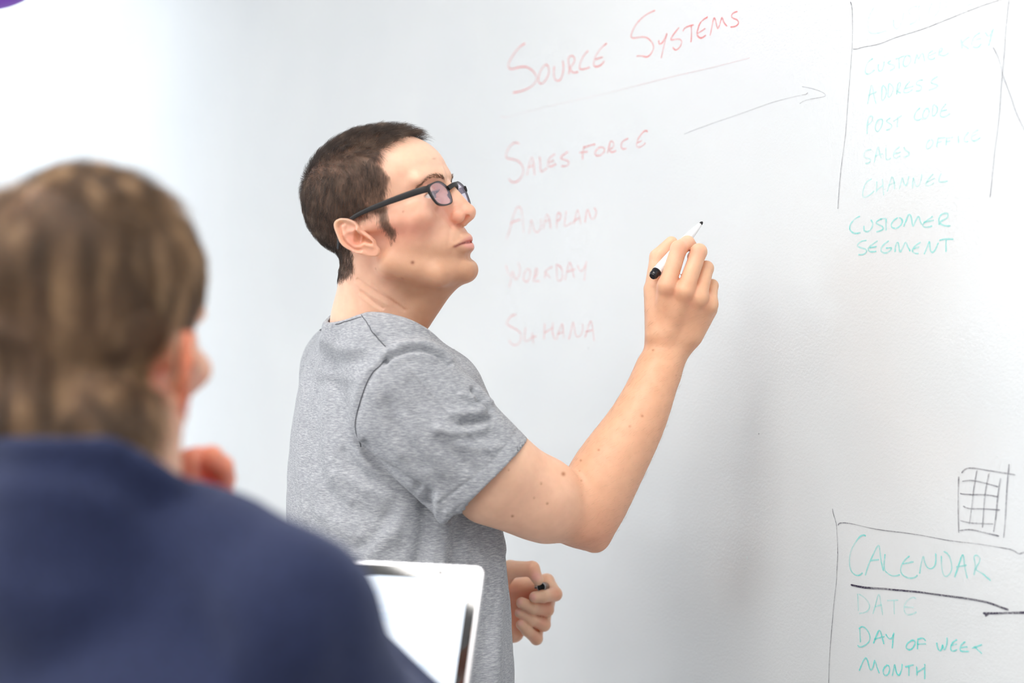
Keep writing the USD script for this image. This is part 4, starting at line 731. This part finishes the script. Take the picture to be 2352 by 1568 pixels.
# ------------------------------------------------------------------ eyeglasses (head space, mm)
def tri_extrude(poly, h):
    return trimesh.creation.extrude_polygon(poly, h, engine='earcut')
def glasses():
    from shapely.geometry import Polygon
    g = thing('eyeglasses', 'black rectangular eyeglasses worn by the person in the grey t-shirt', 'glasses', hp(90, 0, 12))
    FR = mat('black_frame', lin((24, 22, 24)), 0.42); LENS = usdkit.material(stage, LK + 'coated_lens', {
        'f': ('layer_weight', {'blend': 0.25}), 'a': ('math', {'math_type': 'multiply_add', 'value2': 0.30, 'value3': 0.05}), 't': ('transparent_bsdf', {'color': (0.97, 0.94, 0.965)}),
        'g': ('glossy_bsdf', {'color': (0.82, 0.74, 0.88), 'roughness': 0.03}), 'm': ('mix_closure', {})},
        [('f.facing', 'a.value1'), ('a.value', 'm.fac'), ('t.BSDF', 'm.closure1'), ('g.BSDF', 'm.closure2')], surface='m.closure')
    def place(m):
        return (HO + (np.asarray(m[0]) * HS / 1000) @ HR.T, m[1])
    def bendx(u): return 97.0 - 0.0017 * u ** 2
    out = spline([(12.5, 17), (22, 23.6), (35, 25.6), (49, 23.6), (60.5, 20.0), (61.5, 12), (58, 2), (53, -3.8), (40, -6.0), (26, -5.0), (16.5, -1), (12.8, 8), (12.5, 17)], 90)[:-1]
    inn = spline([(14.4, 16.0), (23.2, 21.9), (35, 23.7), (48.4, 21.7), (56.2, 18.0), (58.2, 11.3), (55.8, 2.3), (51.6, -2.0), (40, -4.2), (26.6, -3.3), (17.8, 0.0), (14.6, 8), (14.4, 16.0)], 90)[:-1]
    fronts, lenses = [], []
    for side in (-1, 1):
        for lst, poly, t in ((fronts, Polygon(out, [inn]), 2.4), (lenses, Polygon(inn).buffer(0.4), 1.4)):
            m = tri_extrude(poly, t); m = m.subdivide() if lst is lenses else m
            u, z, d = m.vertices[:, 0], m.vertices[:, 1], m.vertices[:, 2]
            if lst is lenses: m = m.subdivide(); u, z, d = m.vertices[:, 0], m.vertices[:, 1], m.vertices[:, 2]
            m.vertices = np.stack([bendx(u) + d - (1.0 if lst is fronts else 0.1) - 0.10 * (z - 10), side * u, z], 1)
            if m.volume < 0: m.invert()
            lst.append(m)
    br = []
    def tube(pts, ry, rz, n=14):
        c = spline(pts, 26); ang = np.linspace(0, 2 * np.pi, n, endpoint=False); V = []
        rr = np.interp(np.linspace(0, 1, 26), np.linspace(0, 1, len(rz)), rz); ry = np.interp(np.linspace(0, 1, 26), np.linspace(0, 1, len(ry)), ry)
        for i, p in enumerate(c):
            tq = c[min(i + 1, 25)] - c[max(i - 1, 0)]; tq /= np.linalg.norm(tq); a = np.cross([0, 0, 1], tq); a /= np.linalg.norm(a); b = np.cross(tq, a)
            sgn = lambda x: np.sign(x) * np.abs(x) ** 0.6
            V.append(p + np.outer(sgn(np.cos(ang)), a) * ry[i] + np.outer(sgn(np.sin(ang)), b) * rr[i])
        V = np.vstack(V); F = []
        for i in range(25):
            for j in range(n): a, b = i * n + j, i * n + (j + 1) % n; F += [(a, b, b + n), (a, b + n, a + n)]
        k0, k1 = len(V), len(V) + 1; V = np.vstack([V, c[0], c[-1]])
        for j in range(n): F += [(k0, (j + 1) % n, j), (k1, 25 * n + j, 25 * n + (j + 1) % n)]
        m = trimesh.Trimesh(V, F, process=False); m.fix_normals(); return m
    bridge = tube([(97.5, -13.5, 15.5), (101.5, -7, 18.0), (103.2, 0, 19.0), (101.5, 7, 18.0), (97.5, 13.5, 15.5)], [1.9, 1.9, 1.9], [3.2, 2.6, 3.2])
    fm = trimesh.util.concatenate(fronts + [bridge]); obj('frame', place((fm.vertices, fm.faces)), FR, g, smooth=40)
    for side, m in zip((-1, 1), lenses):
        obj('lens', place((m.vertices, m.faces)), LENS, g, smooth=40)
        tm = tube([(91.5, side * 60.5, 16.8), (87, side * 66, 17.2), (60, side * 72.5, 17.5), (30, side * 75.5, 17.2), (2, side * 77.0, 15.5), (-14, side * 77, 11), (-28, side * 76, 1), (-38, side * 73, -14)], [1.8, 1.5, 1.3, 1.3, 1.6, 1.8, 1.7, 1.4], [4.0, 4.1, 3.8, 3.2, 2.7, 2.6, 2.6, 2.0])
        obj('temple', place((tm.vertices, tm.faces)), FR, g, smooth=40)
        pd = trimesh.creation.icosphere(2, 1.0); pd.vertices = pd.vertices * [3.0, 1.4, 5.0] + [94.5, side * 11.5, 5]
        obj('nose_pad', place((pd.vertices, pd.faces)), FR, g, smooth=True)
glasses()
# ------------------------------------------------------------------ the two pen pieces
def lathe(prof, a, b, n=32):
    """Revolve (radius, distance) profile along the axis a -> b (metres)."""
    a, b = np.asarray(a, float), np.asarray(b, float); ax = (b - a) / np.linalg.norm(b - a)
    m = trimesh.creation.revolve(np.array(prof), sections=n); u = np.cross([0, 0, 1], ax); u /= np.linalg.norm(u); w = np.cross(ax, u)
    m.vertices = a + m.vertices @ np.stack([u, w, ax]); m.fix_normals(); return m
PLASTIC_W = mat('white_plastic', lin((238, 238, 240)), 0.3); PLASTIC_B = mat('black_plastic', lin((22, 22, 28)), 0.22); INKB = mat('felt_tip', lin((26, 26, 30)), 0.8)
PA, PB = P(1499, 634, 1.846), P(1613, 510, 1.912); PLN = np.linalg.norm(PB - PA); mk = thing('whiteboard_marker', 'white whiteboard marker with black end plug held in the raised right hand', 'marker', PA)
L = PLN
obj('barrel', lathe([(0, .010), (.0064, .010), (.0067, .012), (.0067, L - .050), (.0062, L - .044), (.0062, L - .040), (.0054, L - .028), (.0030, L - .0065), (.0026, L - .006), (0, L - .006)], PA, PB), PLASTIC_W, mk, smooth=35)
obj('end_plug', lathe([(0, -.001), (.0042, -.001), (.0058, .0015), (.0061, .004), (.0061, .006), (.0056, .0066), (.0056, .0078), (.0066, .0084), (.0066, .0102), (0, .0102)], PA, PB), PLASTIC_B, mk, smooth=35, label='glossy black end plug')
obj('tip', lathe([(0, L - .007), (.0024, L - .0065), (.0022, L - .002), (.0012, L), (0, L)], PA, PB), INKB, mk, smooth=35, label='black felt tip')
CA = P(1243, 1348, 2.040); CB = CA + np.array([.010, .042, -.006]); cp = thing('marker_cap', 'black marker cap pinched in the fingers of the lowered left hand', 'marker cap', CA)
obj('shell', lathe([(.0052, .004), (.0052, .0), (.0056, -.0008), (.0064, 0), (.0068, .003), (.0068, .025), (.0060, .030), (0, .030), (0, .012), (.0052, .011), (.0052, .004)], CA, CB), PLASTIC_B, cp, smooth=35)
ring = lathe([(.0053, -.0004), (.0060, -.0012), (.0066, -.0002), (.0066, .0012), (.0060, .0012), (.0053, .0004), (.0053, -.0004)], CA, CB); obj('rim', ring, mat('grey_plastic', lin((150, 152, 156)), 0.35), cp, smooth=50, label='grey rim')
clip = trimesh.creation.box((.003, .030, .002)); clip.apply_translation(CA + [-.0078, .020, -.002]); obj('clip', clip, PLASTIC_B, cp)
# ------------------------------------------------------------------ trousers and shoes of the standing man (below the picture)
JEANS = usdkit.material(stage, LK + 'denim', {'tc': ('texture_coordinate', {}), 'n': ('noise_texture', {'scale': 400.0, 'detail': 3.0}), 'r': ('rgb_ramp', {'ramp': [(0.3, tuple(lin((38, 46, 66)))), (0.7, tuple(lin((66, 78, 104))))]}), 'p': ('principled_bsdf', {'roughness': 0.9})}, [('tc.object', 'n.vector'), ('n.fac', 'r.fac'), ('r.color', 'p.base_color')], surface='p.BSDF')
SHOE = mat('shoe_leather', lin((40, 32, 28)), 0.45)
TC = np.array([P(912, 784, TD)[0], TD, 0.0])
def leg_pts(side): h = TC + TR * .095 * side; return [h + [0, 0, .90], h + TF * .02 + TR * .02 * side + [0, 0, .50], h - TF * .01 + TR * .03 * side + [0, 0, .07]]
def trousers_sdf(p):
    f = smax(torso_sdf(p, -.008), p[:, 2] - 1.0, .01); f = smax(f, .80 - p[:, 2], .02)
    for s in (-1, 1): f = sm(f, chain(p, leg_pts(s), [.105, .075, .058], .02), .03)
    return smax(f, .035 - p[:, 2], .004)
obj('trousers', mesh_sdf(trousers_sdf, np.array([-.50, 1.55, .02]), np.array([.25, 2.25, 1.01]), .012), JEANS, man, smooth=True)
for s in (-1, 1):
    a = leg_pts(s)[2]; q0, q1 = a - TF * .05, a + TF * .17
    def shoe_sdf(p, q0=q0, q1=q1): return np.maximum(sm(cone(p, [*q0[:2], .05], [*q1[:2], .035], .048, .044), cone(p, a, a - [0, 0, .02], .05, .05), .03), -p[:, 2] + .001)
    obj('shoe', mesh_sdf(shoe_sdf, np.minimum(q0, q1) - .06 - [0, 0, .02], np.maximum(q0, q1) + .06, .008), SHOE, man, smooth=True)

# ------------------------------------------------------------------ the seated person in the foreground
KR = head_frame(-77, -2, 3); KS = 1.0
KO = P(416, 822, .962) + KR @ (np.array([0, .072, 0]) * KS)
def kp(x, y, z): return KO + KR @ (KS / 1000 * np.array([x, y, z], float))
K_ANG = math.radians(52); KF = np.array([math.cos(K_ANG), math.sin(K_ANG), 0]); KRT = np.array([math.sin(K_ANG), -math.cos(K_ANG), 0])
KNB = P(222, 1130, .945)                     # base of the neck
KRS = P(672, 1418, .885); KLS = KNB - KRT * .20 + np.array([0, 0, -.085]) + KF * .02
KNECK = [(kp(-24, 0, -45), .058), (KNB + [0, 0, .03], .052), (KNB - [0, 0, .05], .062)]
KHIP = KNB * [1, 1, 0] - KF * .02 + [0, 0, .78]
KREL = np.array([-.02, 1.12, 1.107]); KRW = P(455, 1205, 1.115); KLEL = np.array([-.56, 1.12, 1.107]); KLW = np.array([-.445, 1.20, 1.099])
def ktorso(p, g=0.0):
    zz = np.array([.715, .80, 1.00, 1.12, 1.20, 1.26, 1.31, 1.355]); a = np.array([.14, .138, .135, .138, .132, .112, .085, .055]) + g; b = np.array([.19, .185, .19, .20, .20, .17, .115, .065]) + g
    from scipy.interpolate import PchipInterpolator as PI
    z = np.clip(p[:, 2], zz[0], zz[-1]); c = KNB[:2] + KF[:2] * (.03 - .02 * (z[:, None] - 1.2)); d = p[:, :2] - c; u, w = d @ KF[:2], d @ KRT[:2]; A, B = PI(zz, a)(z), PI(zz, b)(z)
    f = ((np.abs(u / A) ** 2.3 + np.abs(w / B) ** 2.3) ** (1 / 2.3) - 1) * np.minimum(A, B) * .9
    return smax(f, np.maximum(p[:, 2] - zz[-1], zz[0] - p[:, 2]), .012)
def jacket_solid(p, t=0.0):
    f = ktorso(p, -t)
    f = sm(f, chain(p, [P(300, 1262, .955), P(500, 1330, .92), KRS], [.058 - t, .055 - t, .052 - t]), .03)
    f = sm(f, chain(p, [KNB + [0, 0, -.06], KLS], [.062 - t, .056 - t]), .03)
    f = sm(f, chain(p, [KRS, P(745, 1640, .925), KREL], [.0535 - t, .058 - t, .050 - t], .01), .012); f = sm(f, cone(p, KREL, KREL * .25 + KRW * .75, .05 - t, .040 - t), .012)
    f = sm(f, chain(p, [KLS, KLEL], [.058 - t, .050 - t]), .012); f = sm(f, cone(p, KLEL, KLEL * .2 + KLW * .8, .05 - t, .038 - t), .012)
    return f
def collar_solid(p, t=0.0):
    return chain(p, [KNB + [0, 0, .10], KNB + [0, 0, .03], KNB - [0, 0, .05]], [.068 - t, .074 - t, .090 - t])
def collar_top(p):
    u, w = (p[:, :2] - KNB[:2]) @ KF[:2], (p[:, :2] - KNB[:2]) @ KRT[:2]
    return p[:, 2] - (EYE - .0600 - .57 * np.clip(u + .034, 0, .15))
def jacket_sdf(p):
    f = sm(jacket_solid(p), smax(collar_solid(p), collar_top(p), .006), .012)
    return smax(f, -smax(collar_solid(p, .013), KNB[2] - .05 - p[:, 2], .01), .003)
def jacket_mesh():
    lo, hi = box_of([KRS, KREL, KLS, KLEL, KNB + [0, 0, .11], KHIP - [0, 0, .12] - KF * .15, KHIP + KRT * .2], .075)
    v, f = mesh_sdf(jacket_sdf, lo, hi, .0062); n = vertex_normals(v, f)
    q = proj(v); mm = v[:, 1] / FPX * 1000; d = np.zeros(len(v))
    for pts, w, a in [([(270, 1000), (330, 1060), (395, 1112)], 9, 3), ([(0, 1080), (130, 1085), (260, 1110), (350, 1160)], 12, -5), ([(0, 1110), (140, 1118), (250, 1145)], 12, 4), ([(640, 1230), (700, 1300), (720, 1400), (700, 1520)], 18, 2), ([(600, 1260), (640, 1340), (650, 1440)], 20, -2.5), ([(560, 1380), (600, 1460), (590, 1560)], 22, 4), ([(100, 1300), (300, 1330), (450, 1420)], 28, -5), ([(760, 1360), (800, 1440), (800, 1568)], 16, -4)]:
        d += a / 1000 * gauss(polydist(q, spline(pts, 20)) * mm, w)
    near = np.clip((-n[:, 1] + .2) / .4, 0, 1)
    return v + n * (d * near + (meshkit.fbm(v * 11, 3, 4) - .5) * .008)[:, None], f
NAVY = usdkit.material(stage, LK + 'navy_wool', {'tc': ('texture_coordinate', {}), 'n': ('noise_texture', {'scale': 500.0, 'detail': 3.0}), 'r': ('rgb_ramp', {'ramp': [(0.3, tuple(lin((17, 24, 48)))), (0.7, tuple(lin((34, 43, 76))))]}), 'b': ('bump', {'strength': .3, 'distance': .0006}),
    'p': ('principled_bsdf', {'roughness': 0.85, 'specular_ior_level': 0.25, 'sheen_weight': 0.18, 'sheen_roughness': 0.5, 'sheen_tint': (.6, .68, 1.0)})}, [('tc.object', 'n.vector'), ('n.fac', 'r.fac'), ('r.color', 'p.base_color'), ('n.fac', 'b.height'), ('b.normal', 'p.normal')], surface='p.BSDF')
SEAT_Z = .70
sitter = thing('person', 'seated person seen from behind in a navy blue jacket, hand raised to the chin', 'person', (*KHIP[:2], SEAT_Z))
# right hand at the chin, left hand on the table
KH = [([P(468, 1105, 1.105), P(452, 1058, 1.088), P(486, 1052, 1.078), P(497, 1068, 1.086)], [.0115, .0105, .0092, .0082]),
      ([P(484, 1112, 1.112), P(478, 1070, 1.098), P(508, 1072, 1.086), P(516, 1090, 1.094)], [.0115, .0105, .0092, .0080]),
      ([P(492, 1128, 1.120), P(496, 1092, 1.108), P(514, 1098, 1.100), P(512, 1112, 1.106)], [.0105, .0098, .0088, .0078]),
      ([P(494, 1148, 1.126), P(502, 1120, 1.118), P(510, 1128, 1.110), P(502, 1138, 1.114)], [.0095, .0088, .0080, .0070])]
def khand_sdf(p):
    f = chain(p, [KREL, KRW, P(470, 1150, 1.115)], [.038, .026, .024], .01)
    for pts, rs in KH: f = sm(f, cone(p, P(458, 1175, 1.118), pts[0], .021, .0115), .008)
    f = sm(f, fingers_sdf_w(p, KH), .003)
    return sm(f, chain(p, [P(440, 1165, 1.105), P(428, 1120, 1.085), P(424, 1078, 1.074), P(434, 1056, 1.070)], [.015, .012, .0105, .009], .003), .002)
def fingers_sdf_w(p, H):
    f = None
    for pts, rs in H: g = chain(p, pts, rs, .003); f = g if f is None else sm(f, g, .0012)
    return f
KD = (KLW - KLEL) / np.linalg.norm(KLW - KLEL); KSd = np.cross(KD, [0, 0, 1])
def klhand_sdf(p):
    f = chain(p, [KLEL, KLW], [.038, .026])
    for i, o in enumerate((-.03, -.010, .010, .028)):
        k = KLW + KD * .085 + KSd * o; f = sm(f, cone(p, KLW, k, .02, .011), .01); f = sm(f, chain(p, [k, k + KD * .042 + [0, 0, .006], k + KD * .066 - [0, 0, .006], k + KD * .080 - [0, 0, .016]], [.0105, .0095, .0085, .0075], .003), .0015)
    return sm(f, chain(p, [KLW + KSd * .03, KLW + KD * .04 + KSd * .052, KLW + KD * .085 + KSd * .058 - [0, 0, .012]], [.014, .0115, .009], .003), .004)
def kcore(p):
    f = ktorso(p, -.02); f = sm(f, chain(p, [KNB - [0, 0, .05], KRS], [.045, .038]), .02); f = sm(f, chain(p, [KNB - [0, 0, .05], KLS], [.045, .038]), .02)
    f = sm(f, chain(p, [KRS, P(745, 1640, .925), KREL], [.038, .042, .036]), .01); f = sm(f, chain(p, [KLS, KLEL], [.042, .036]), .01)
    return sm(f, chain(p, [KNB, KNB - [0, 0, .09]], [.052, .062]), .01)
EAR_FLARE = 0.45
k1 = build_head(KR, KO, KS, KNECK, .0028)
k2 = mesh_sdf(khand_sdf, *box_of([KREL, KRW, P(520, 1030, 1.08), P(420, 1180, 1.10)], .05), .0028)
k3 = mesh_sdf(klhand_sdf, *box_of([KLEL, KLW, KLW + KD * .19], .055), .0034)
k4 = mesh_sdf(kcore, *box_of([KRS, KREL, KLS, KLEL, KNB + [0, 0, .06], KHIP - [0, 0, .12] - KF * .15, KHIP + KRT * .2], .07), .009)
kv, kf = joined([k1[:2], k2, k3, k4])
kq = ((kv - KO) @ KR) / (KS / 1000); khead = np.linalg.norm(kv - KO, axis=1) < .17
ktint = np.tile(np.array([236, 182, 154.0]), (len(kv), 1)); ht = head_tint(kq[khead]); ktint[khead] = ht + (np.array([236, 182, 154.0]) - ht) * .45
ke = khead & (np.abs(kq[:, 1]) > 74 + (12 - kq[:, 0]).clip(0) * .22) & (kq[:, 0] < 16) & (kq[:, 0] > -36) & (kq[:, 2] < 30) & (kq[:, 2] > -38)
ktint[ke] = ktint[ke] * .3 + np.array([232, 112, 84.0]) * .7
kh = np.linalg.norm(kv - P(470, 1100, 1.10), axis=1) < .07; ktint[kh] = ktint[kh] * .4 + np.array([228, 128, 104.0]) * .6
KHL = np.array(HAIRLINE); ksc = polysdf(kq[:, [0, 2]], np.array([(92, 74), (74, 84), (60, 72), (52, 46), (44, 30), (36, 12), (30, -8), (22, -12), (20, 4), (8, 16), (-1, 18), (-9, 14), (-13, 1), (-21, -20), (-33, -46), (-52, -78), (-70, -92), (-140, -96), (-140, 170), (120, 170), (120, 84)], float))
kear = np.clip((np.abs(kq[:, 1]) - 71 - (12 - kq[:, 0]) * .28) / 3, 0, 1) * (kq[:, 0] < 16) * (kq[:, 2] < 26) * (kq[:, 2] > -50)
kscal = np.clip(-ksc / 4, 0, 1) * khead * (1 - kear); ktint = ktint * (1 - .8 * kscal[:, None]) + np.array([104, 80, 60.0]) * .8 * kscal[:, None]
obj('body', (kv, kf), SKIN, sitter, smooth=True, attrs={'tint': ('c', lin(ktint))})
HAIR_L = hair_material('light_brown_hair', tuple(lin((44, 31, 21))), tuple(lin((112, 86, 62))), tuple(lin((204, 168, 128))), .38, (52.0, 52.0, 12.0), .16, .35)
def long_len(q):
    top = np.clip((q[:, 2] - 30) / 60, 0, 1); low = np.clip((20 - q[:, 2]) / 50, 0, 1); return (.012 + .026 * top + .014 * low) * np.where(q[:, 0] > -20, np.clip(1 - (q[:, 0] + 20) / 60, .5, 1), 1)
def long_dir(q, n):
    top = np.clip((q[:, 2] - 55) / 45, 0, 1)[:, None]; wl = np.array([-62, 8, 104.0]); away = q - wl; away = away / np.linalg.norm(away, axis=1, keepdims=True)
    return (n * .42 + np.array([-.05, 0, -1.0])) * (1 - top) + (n * .42 + away * .9 + np.array([.25, -.25, 0])) * top
kst, kwd = grow(kv, kf, kq, KR, kscal, 26000, long_len, long_dir, .00022, 8, k=5, curl=.3, tuft=.95, tfreq=.045)
curves('hair', kst, kwd, HAIR_L, sitter)
for side in (-1, 1): eyeball(side, KR, KO, KS / 1000, sitter)
obj('jacket', jacket_mesh(), NAVY, sitter, smooth=True)
def pants_sdf(p):
    f = smax(smax(ktorso(p, -.006), p[:, 2] - .86, .01), SEAT_Z + .004 - p[:, 2], .01)
    for s in (-1, 1):
        h = KHIP * [1, 1, 0] + KRT * .09 * s + [0, 0, SEAT_Z + .092]; k = h + KF * .36 + KRT * .05 * s + [0, 0, -.03]; a = k - KF * .10 + [0, 0, -.42]
        f = sm(f, chain(p, [h, k, a], [.082, .062, .05], .02), .03)
    return f
kk = [KHIP * [1, 1, 0] + KRT * .09 * s + KF * .36 + KRT * .05 * s for s in (-1, 1)]
obj('trousers', mesh_sdf(pants_sdf, *box_of([KHIP - KF * .2 - KRT * .25, KHIP + KRT * .3 + [0, 0, .1], kk[0] + [0, 0, .24], kk[1] + [0, 0, .24]], .10), .014), JEANS, sitter, smooth=True)
for s in (-1, 1):
    a = kk[(s + 1) // 2] - KF * .10 + [0, 0, .300]; q0, q1 = a - KF * .05 - [0, 0, .03], a + KF * .17 - [0, 0, .05]
    obj('shoe', mesh_sdf(lambda p: cone(p, q0, q1, .048, .040), np.minimum(q0, q1) - .06, np.maximum(q0, q1) + .06, .009), SHOE, sitter, smooth=True)

# ------------------------------------------------------------------ laptop
LB = np.array([.30, .954, 0]); LRt = np.array([.954, -.30, 0]); TILT = math.radians(25)
LE = LB * math.sin(TILT) + np.array([0, 0, math.cos(TILT)]); LN = np.cross(LRt, LE); LN = LN if LN[1] < 0 else -LN      # out of the screen
LTR = P(1112, 1301, 1.42); LWD, LHT = .325, .225
def lid_box(x0, x1, y0, y1, d0, d1, r=0, mesh=True):
    """Box on the lid: x from the right edge leftwards, y from the top edge down, d out of the screen plane."""
    from shapely.geometry import box as sbox
    pl = sbox(x0, y0, x1, y1); pl = pl.buffer(-r).buffer(r, quad_segs=6) if r else pl
    m = tri_extrude(pl, d1 - d0); v = m.vertices; m.vertices = LTR - np.outer(v[:, 0], LRt) - np.outer(v[:, 1], LE) + np.outer(v[:, 2] + d0, LN)
    if m.volume < 0: m.invert()
    return m
ALU = mat('aluminium', lin((205, 206, 210)), 0.32, metallic=0.85); GLASSB = mat('black_glass', lin((8, 8, 12)), 0.05, coat_weight=1.0, coat_roughness=0.02, specular_ior_level=0.9); KEYM = mat('key_black', lin((24, 24, 26)), 0.55)
lap = thing('laptop', 'open silver laptop with a bright white screen in front of the seated person', 'laptop', LTR - LE * LHT - LRt * LWD / 2)
lid = obj('lid', lid_box(0, LWD, 0, LHT, -.0062, 0, .008), ALU, lap, smooth=30)
obj('bezel', lid_box(.0035, LWD - .0035, .0035, LHT - .004, 0, .0008, .006), GLASSB, lid)
SCR = usdkit.material(stage, LK + 'lit_screen', {'tc': ('texture_coordinate', {}), 'm': ('mapping', {'scale': (28.0, 28.0, 130.0)}), 'n': ('noise_texture', {'scale': 1.0, 'detail': 1.0}), 'r': ('rgb_ramp', {'ramp': [(0.34, tuple(lin((222, 236, 252)))), (0.40, tuple(lin((236, 245, 255))))]}), 'e': ('emission', {'strength': SCREEN_POWER})},
    [('tc.object', 'm.vector'), ('m.vector', 'n.vector'), ('n.fac', 'r.fac'), ('r.color', 'e.color')], surface='e.emission')
obj('screen', lid_box(.0135, LWD - .0135, .0150, LHT - .016, .0008, .0011), SCR, lid)
cm = trimesh.creation.cylinder(.0022, .0006, sections=20); cm.vertices = LTR - LRt * .045 - LE * .0085 + cm.vertices[:, :1] * LRt + cm.vertices[:, 1:2] * LE + (cm.vertices[:, 2:] + .0009) * LN
obj('camera_lens', cm, mat('camera_lens_glass', lin((20, 22, 40)), .1), lid)
HB = LTR - LE * LHT                                   # right end of the hinge
def deck_box(x0, x1, y0, y1, z0, z1, r=0):
    from shapely.geometry import box as sbox
    pl = sbox(x0, y0, x1, y1); pl = pl.buffer(-r).buffer(r, quad_segs=6) if r else pl
    m = tri_extrude(pl, z1 - z0); v = m.vertices; m.vertices = HB - np.outer(v[:, 0], LRt) - np.outer(v[:, 1], LB) + np.outer(v[:, 2] + z0, [0, 0, 1.0])
    if m.volume < 0: m.invert()
    return m
obj('base', deck_box(0, LWD, .004, .228, -.010, .0045, .01), ALU, lap, smooth=30)
kb = obj('keyboard', trimesh.util.concatenate([deck_box(.022 + i * .0202, .022 + i * .0202 + .0170, .022 + j * .0195, .022 + j * .0195 + .0165, .0045, .0058) for i in range(14) for j in range(6)]), KEYM, lap, kind='stuff')
obj('trackpad', deck_box(.105, .22, .150, .218, .0045, .0049, .004), ALU, lap)
hg = trimesh.creation.cylinder(.004, LWD * .8, sections=16); hg.vertices = HB - LRt * LWD / 2 + np.outer(hg.vertices[:, 2], LRt) + hg.vertices[:, :1] * LB + np.outer(hg.vertices[:, 1] + .002, [0, 0, 1.0]); obj('hinge', hg, KEYM, lap, smooth=30)
TZ = HB[2] - .010
# ------------------------------------------------------------------ high table and stool (below the picture)
tcx = HB - LRt * LWD / 2 - LB * .02; tb = thing('high_table', 'white high meeting table under the laptop', 'table', (*tcx[:2], 0))
def tbox(x0, x1, y0, y1, z0, z1):
    m = trimesh.creation.box((x1 - x0, y1 - y0, z1 - z0)); v = m.vertices + [(x0 + x1) / 2, (y0 + y1) / 2, (z0 + z1) / 2]; m.vertices = np.outer(v[:, 0], LRt) + np.outer(v[:, 1], LB) + np.outer(v[:, 2], [0, 0, 1.0]) + [*tcx[:2], 0]; return m
TW = mat('table_laminate', lin((222, 222, 220)), .4); TM = mat('table_metal', lin((150, 152, 156)), .35, metallic=.8)
obj('tabletop', tbox(-.60, .26, -.205, .22, TZ - .03, TZ), TW, tb)
for nm, r, z0, z1 in (('column', .035, .015, TZ - .03), ('foot_plate', .19, 0, .018)):
    c = trimesh.creation.cylinder(r, z1 - z0, sections=40); c.apply_translation([*(tcx + LB * .08)[:2], (z0 + z1) / 2]); obj(nm, c, TM, tb, smooth=40)
stl = thing('bar_stool', 'grey bar stool under the seated person', 'stool', (*KHIP[:2], 0)); kc = np.array([*KHIP[:2], 0])
seat = trimesh.creation.cylinder(.19, .05, sections=40); seat.apply_translation(kc + [0, 0, SEAT_Z - .025]); obj('seat', seat, mat('stool_seat', lin((90, 92, 96)), .6), stl, smooth=40)
for i in range(4):
    a = math.pi / 4 + i * math.pi / 2; o = np.array([math.cos(a), math.sin(a), 0]); c = trimesh.creation.cylinder(.013, segment=[kc + o * .13 + [0, 0, SEAT_Z - .05], kc + o * .20], sections=14); obj('leg', c, TM, stl, smooth=40)
rg = trimesh.creation.torus(.172, .010, major_sections=40, minor_sections=10); rg.apply_translation(kc + [0, 0, .25]); obj('foot_ring', rg, TM, stl, smooth=True)
# ------------------------------------------------------------------ purple pendant lampshade whose edge shows in the corner
lc = P(-48, -163, 2.25); lmp = thing('pendant_lamp', 'purple round pendant lampshade at the top left corner', 'lamp', (lc[0], lc[1], lc[2] - .125))
PUR = mat('purple_shade', lin((128, 58, 196)), .55)
th = np.linspace(0.12, math.pi * .975, 36); prof = [(.125 * math.sin(a), .125 * math.cos(a)) for a in th]; prof = prof + [(r - .004, z) for r, z in prof[::-1]] + [prof[0]]
sh = trimesh.creation.revolve(np.array(prof), sections=56); sh.apply_translation(lc); obj('shade', sh, PUR, lmp, smooth=40)
cd = trimesh.creation.cylinder(.004, segment=[lc + [0, 0, .115], [lc[0], lc[1], ZC]], sections=12); obj('cord', cd, KEYM, lmp, smooth=40)
bulb = trimesh.creation.icosphere(3, .035); bulb.apply_translation(lc + [0, 0, .03]); obj('bulb', bulb, PLASTIC_W, lmp, smooth=True)
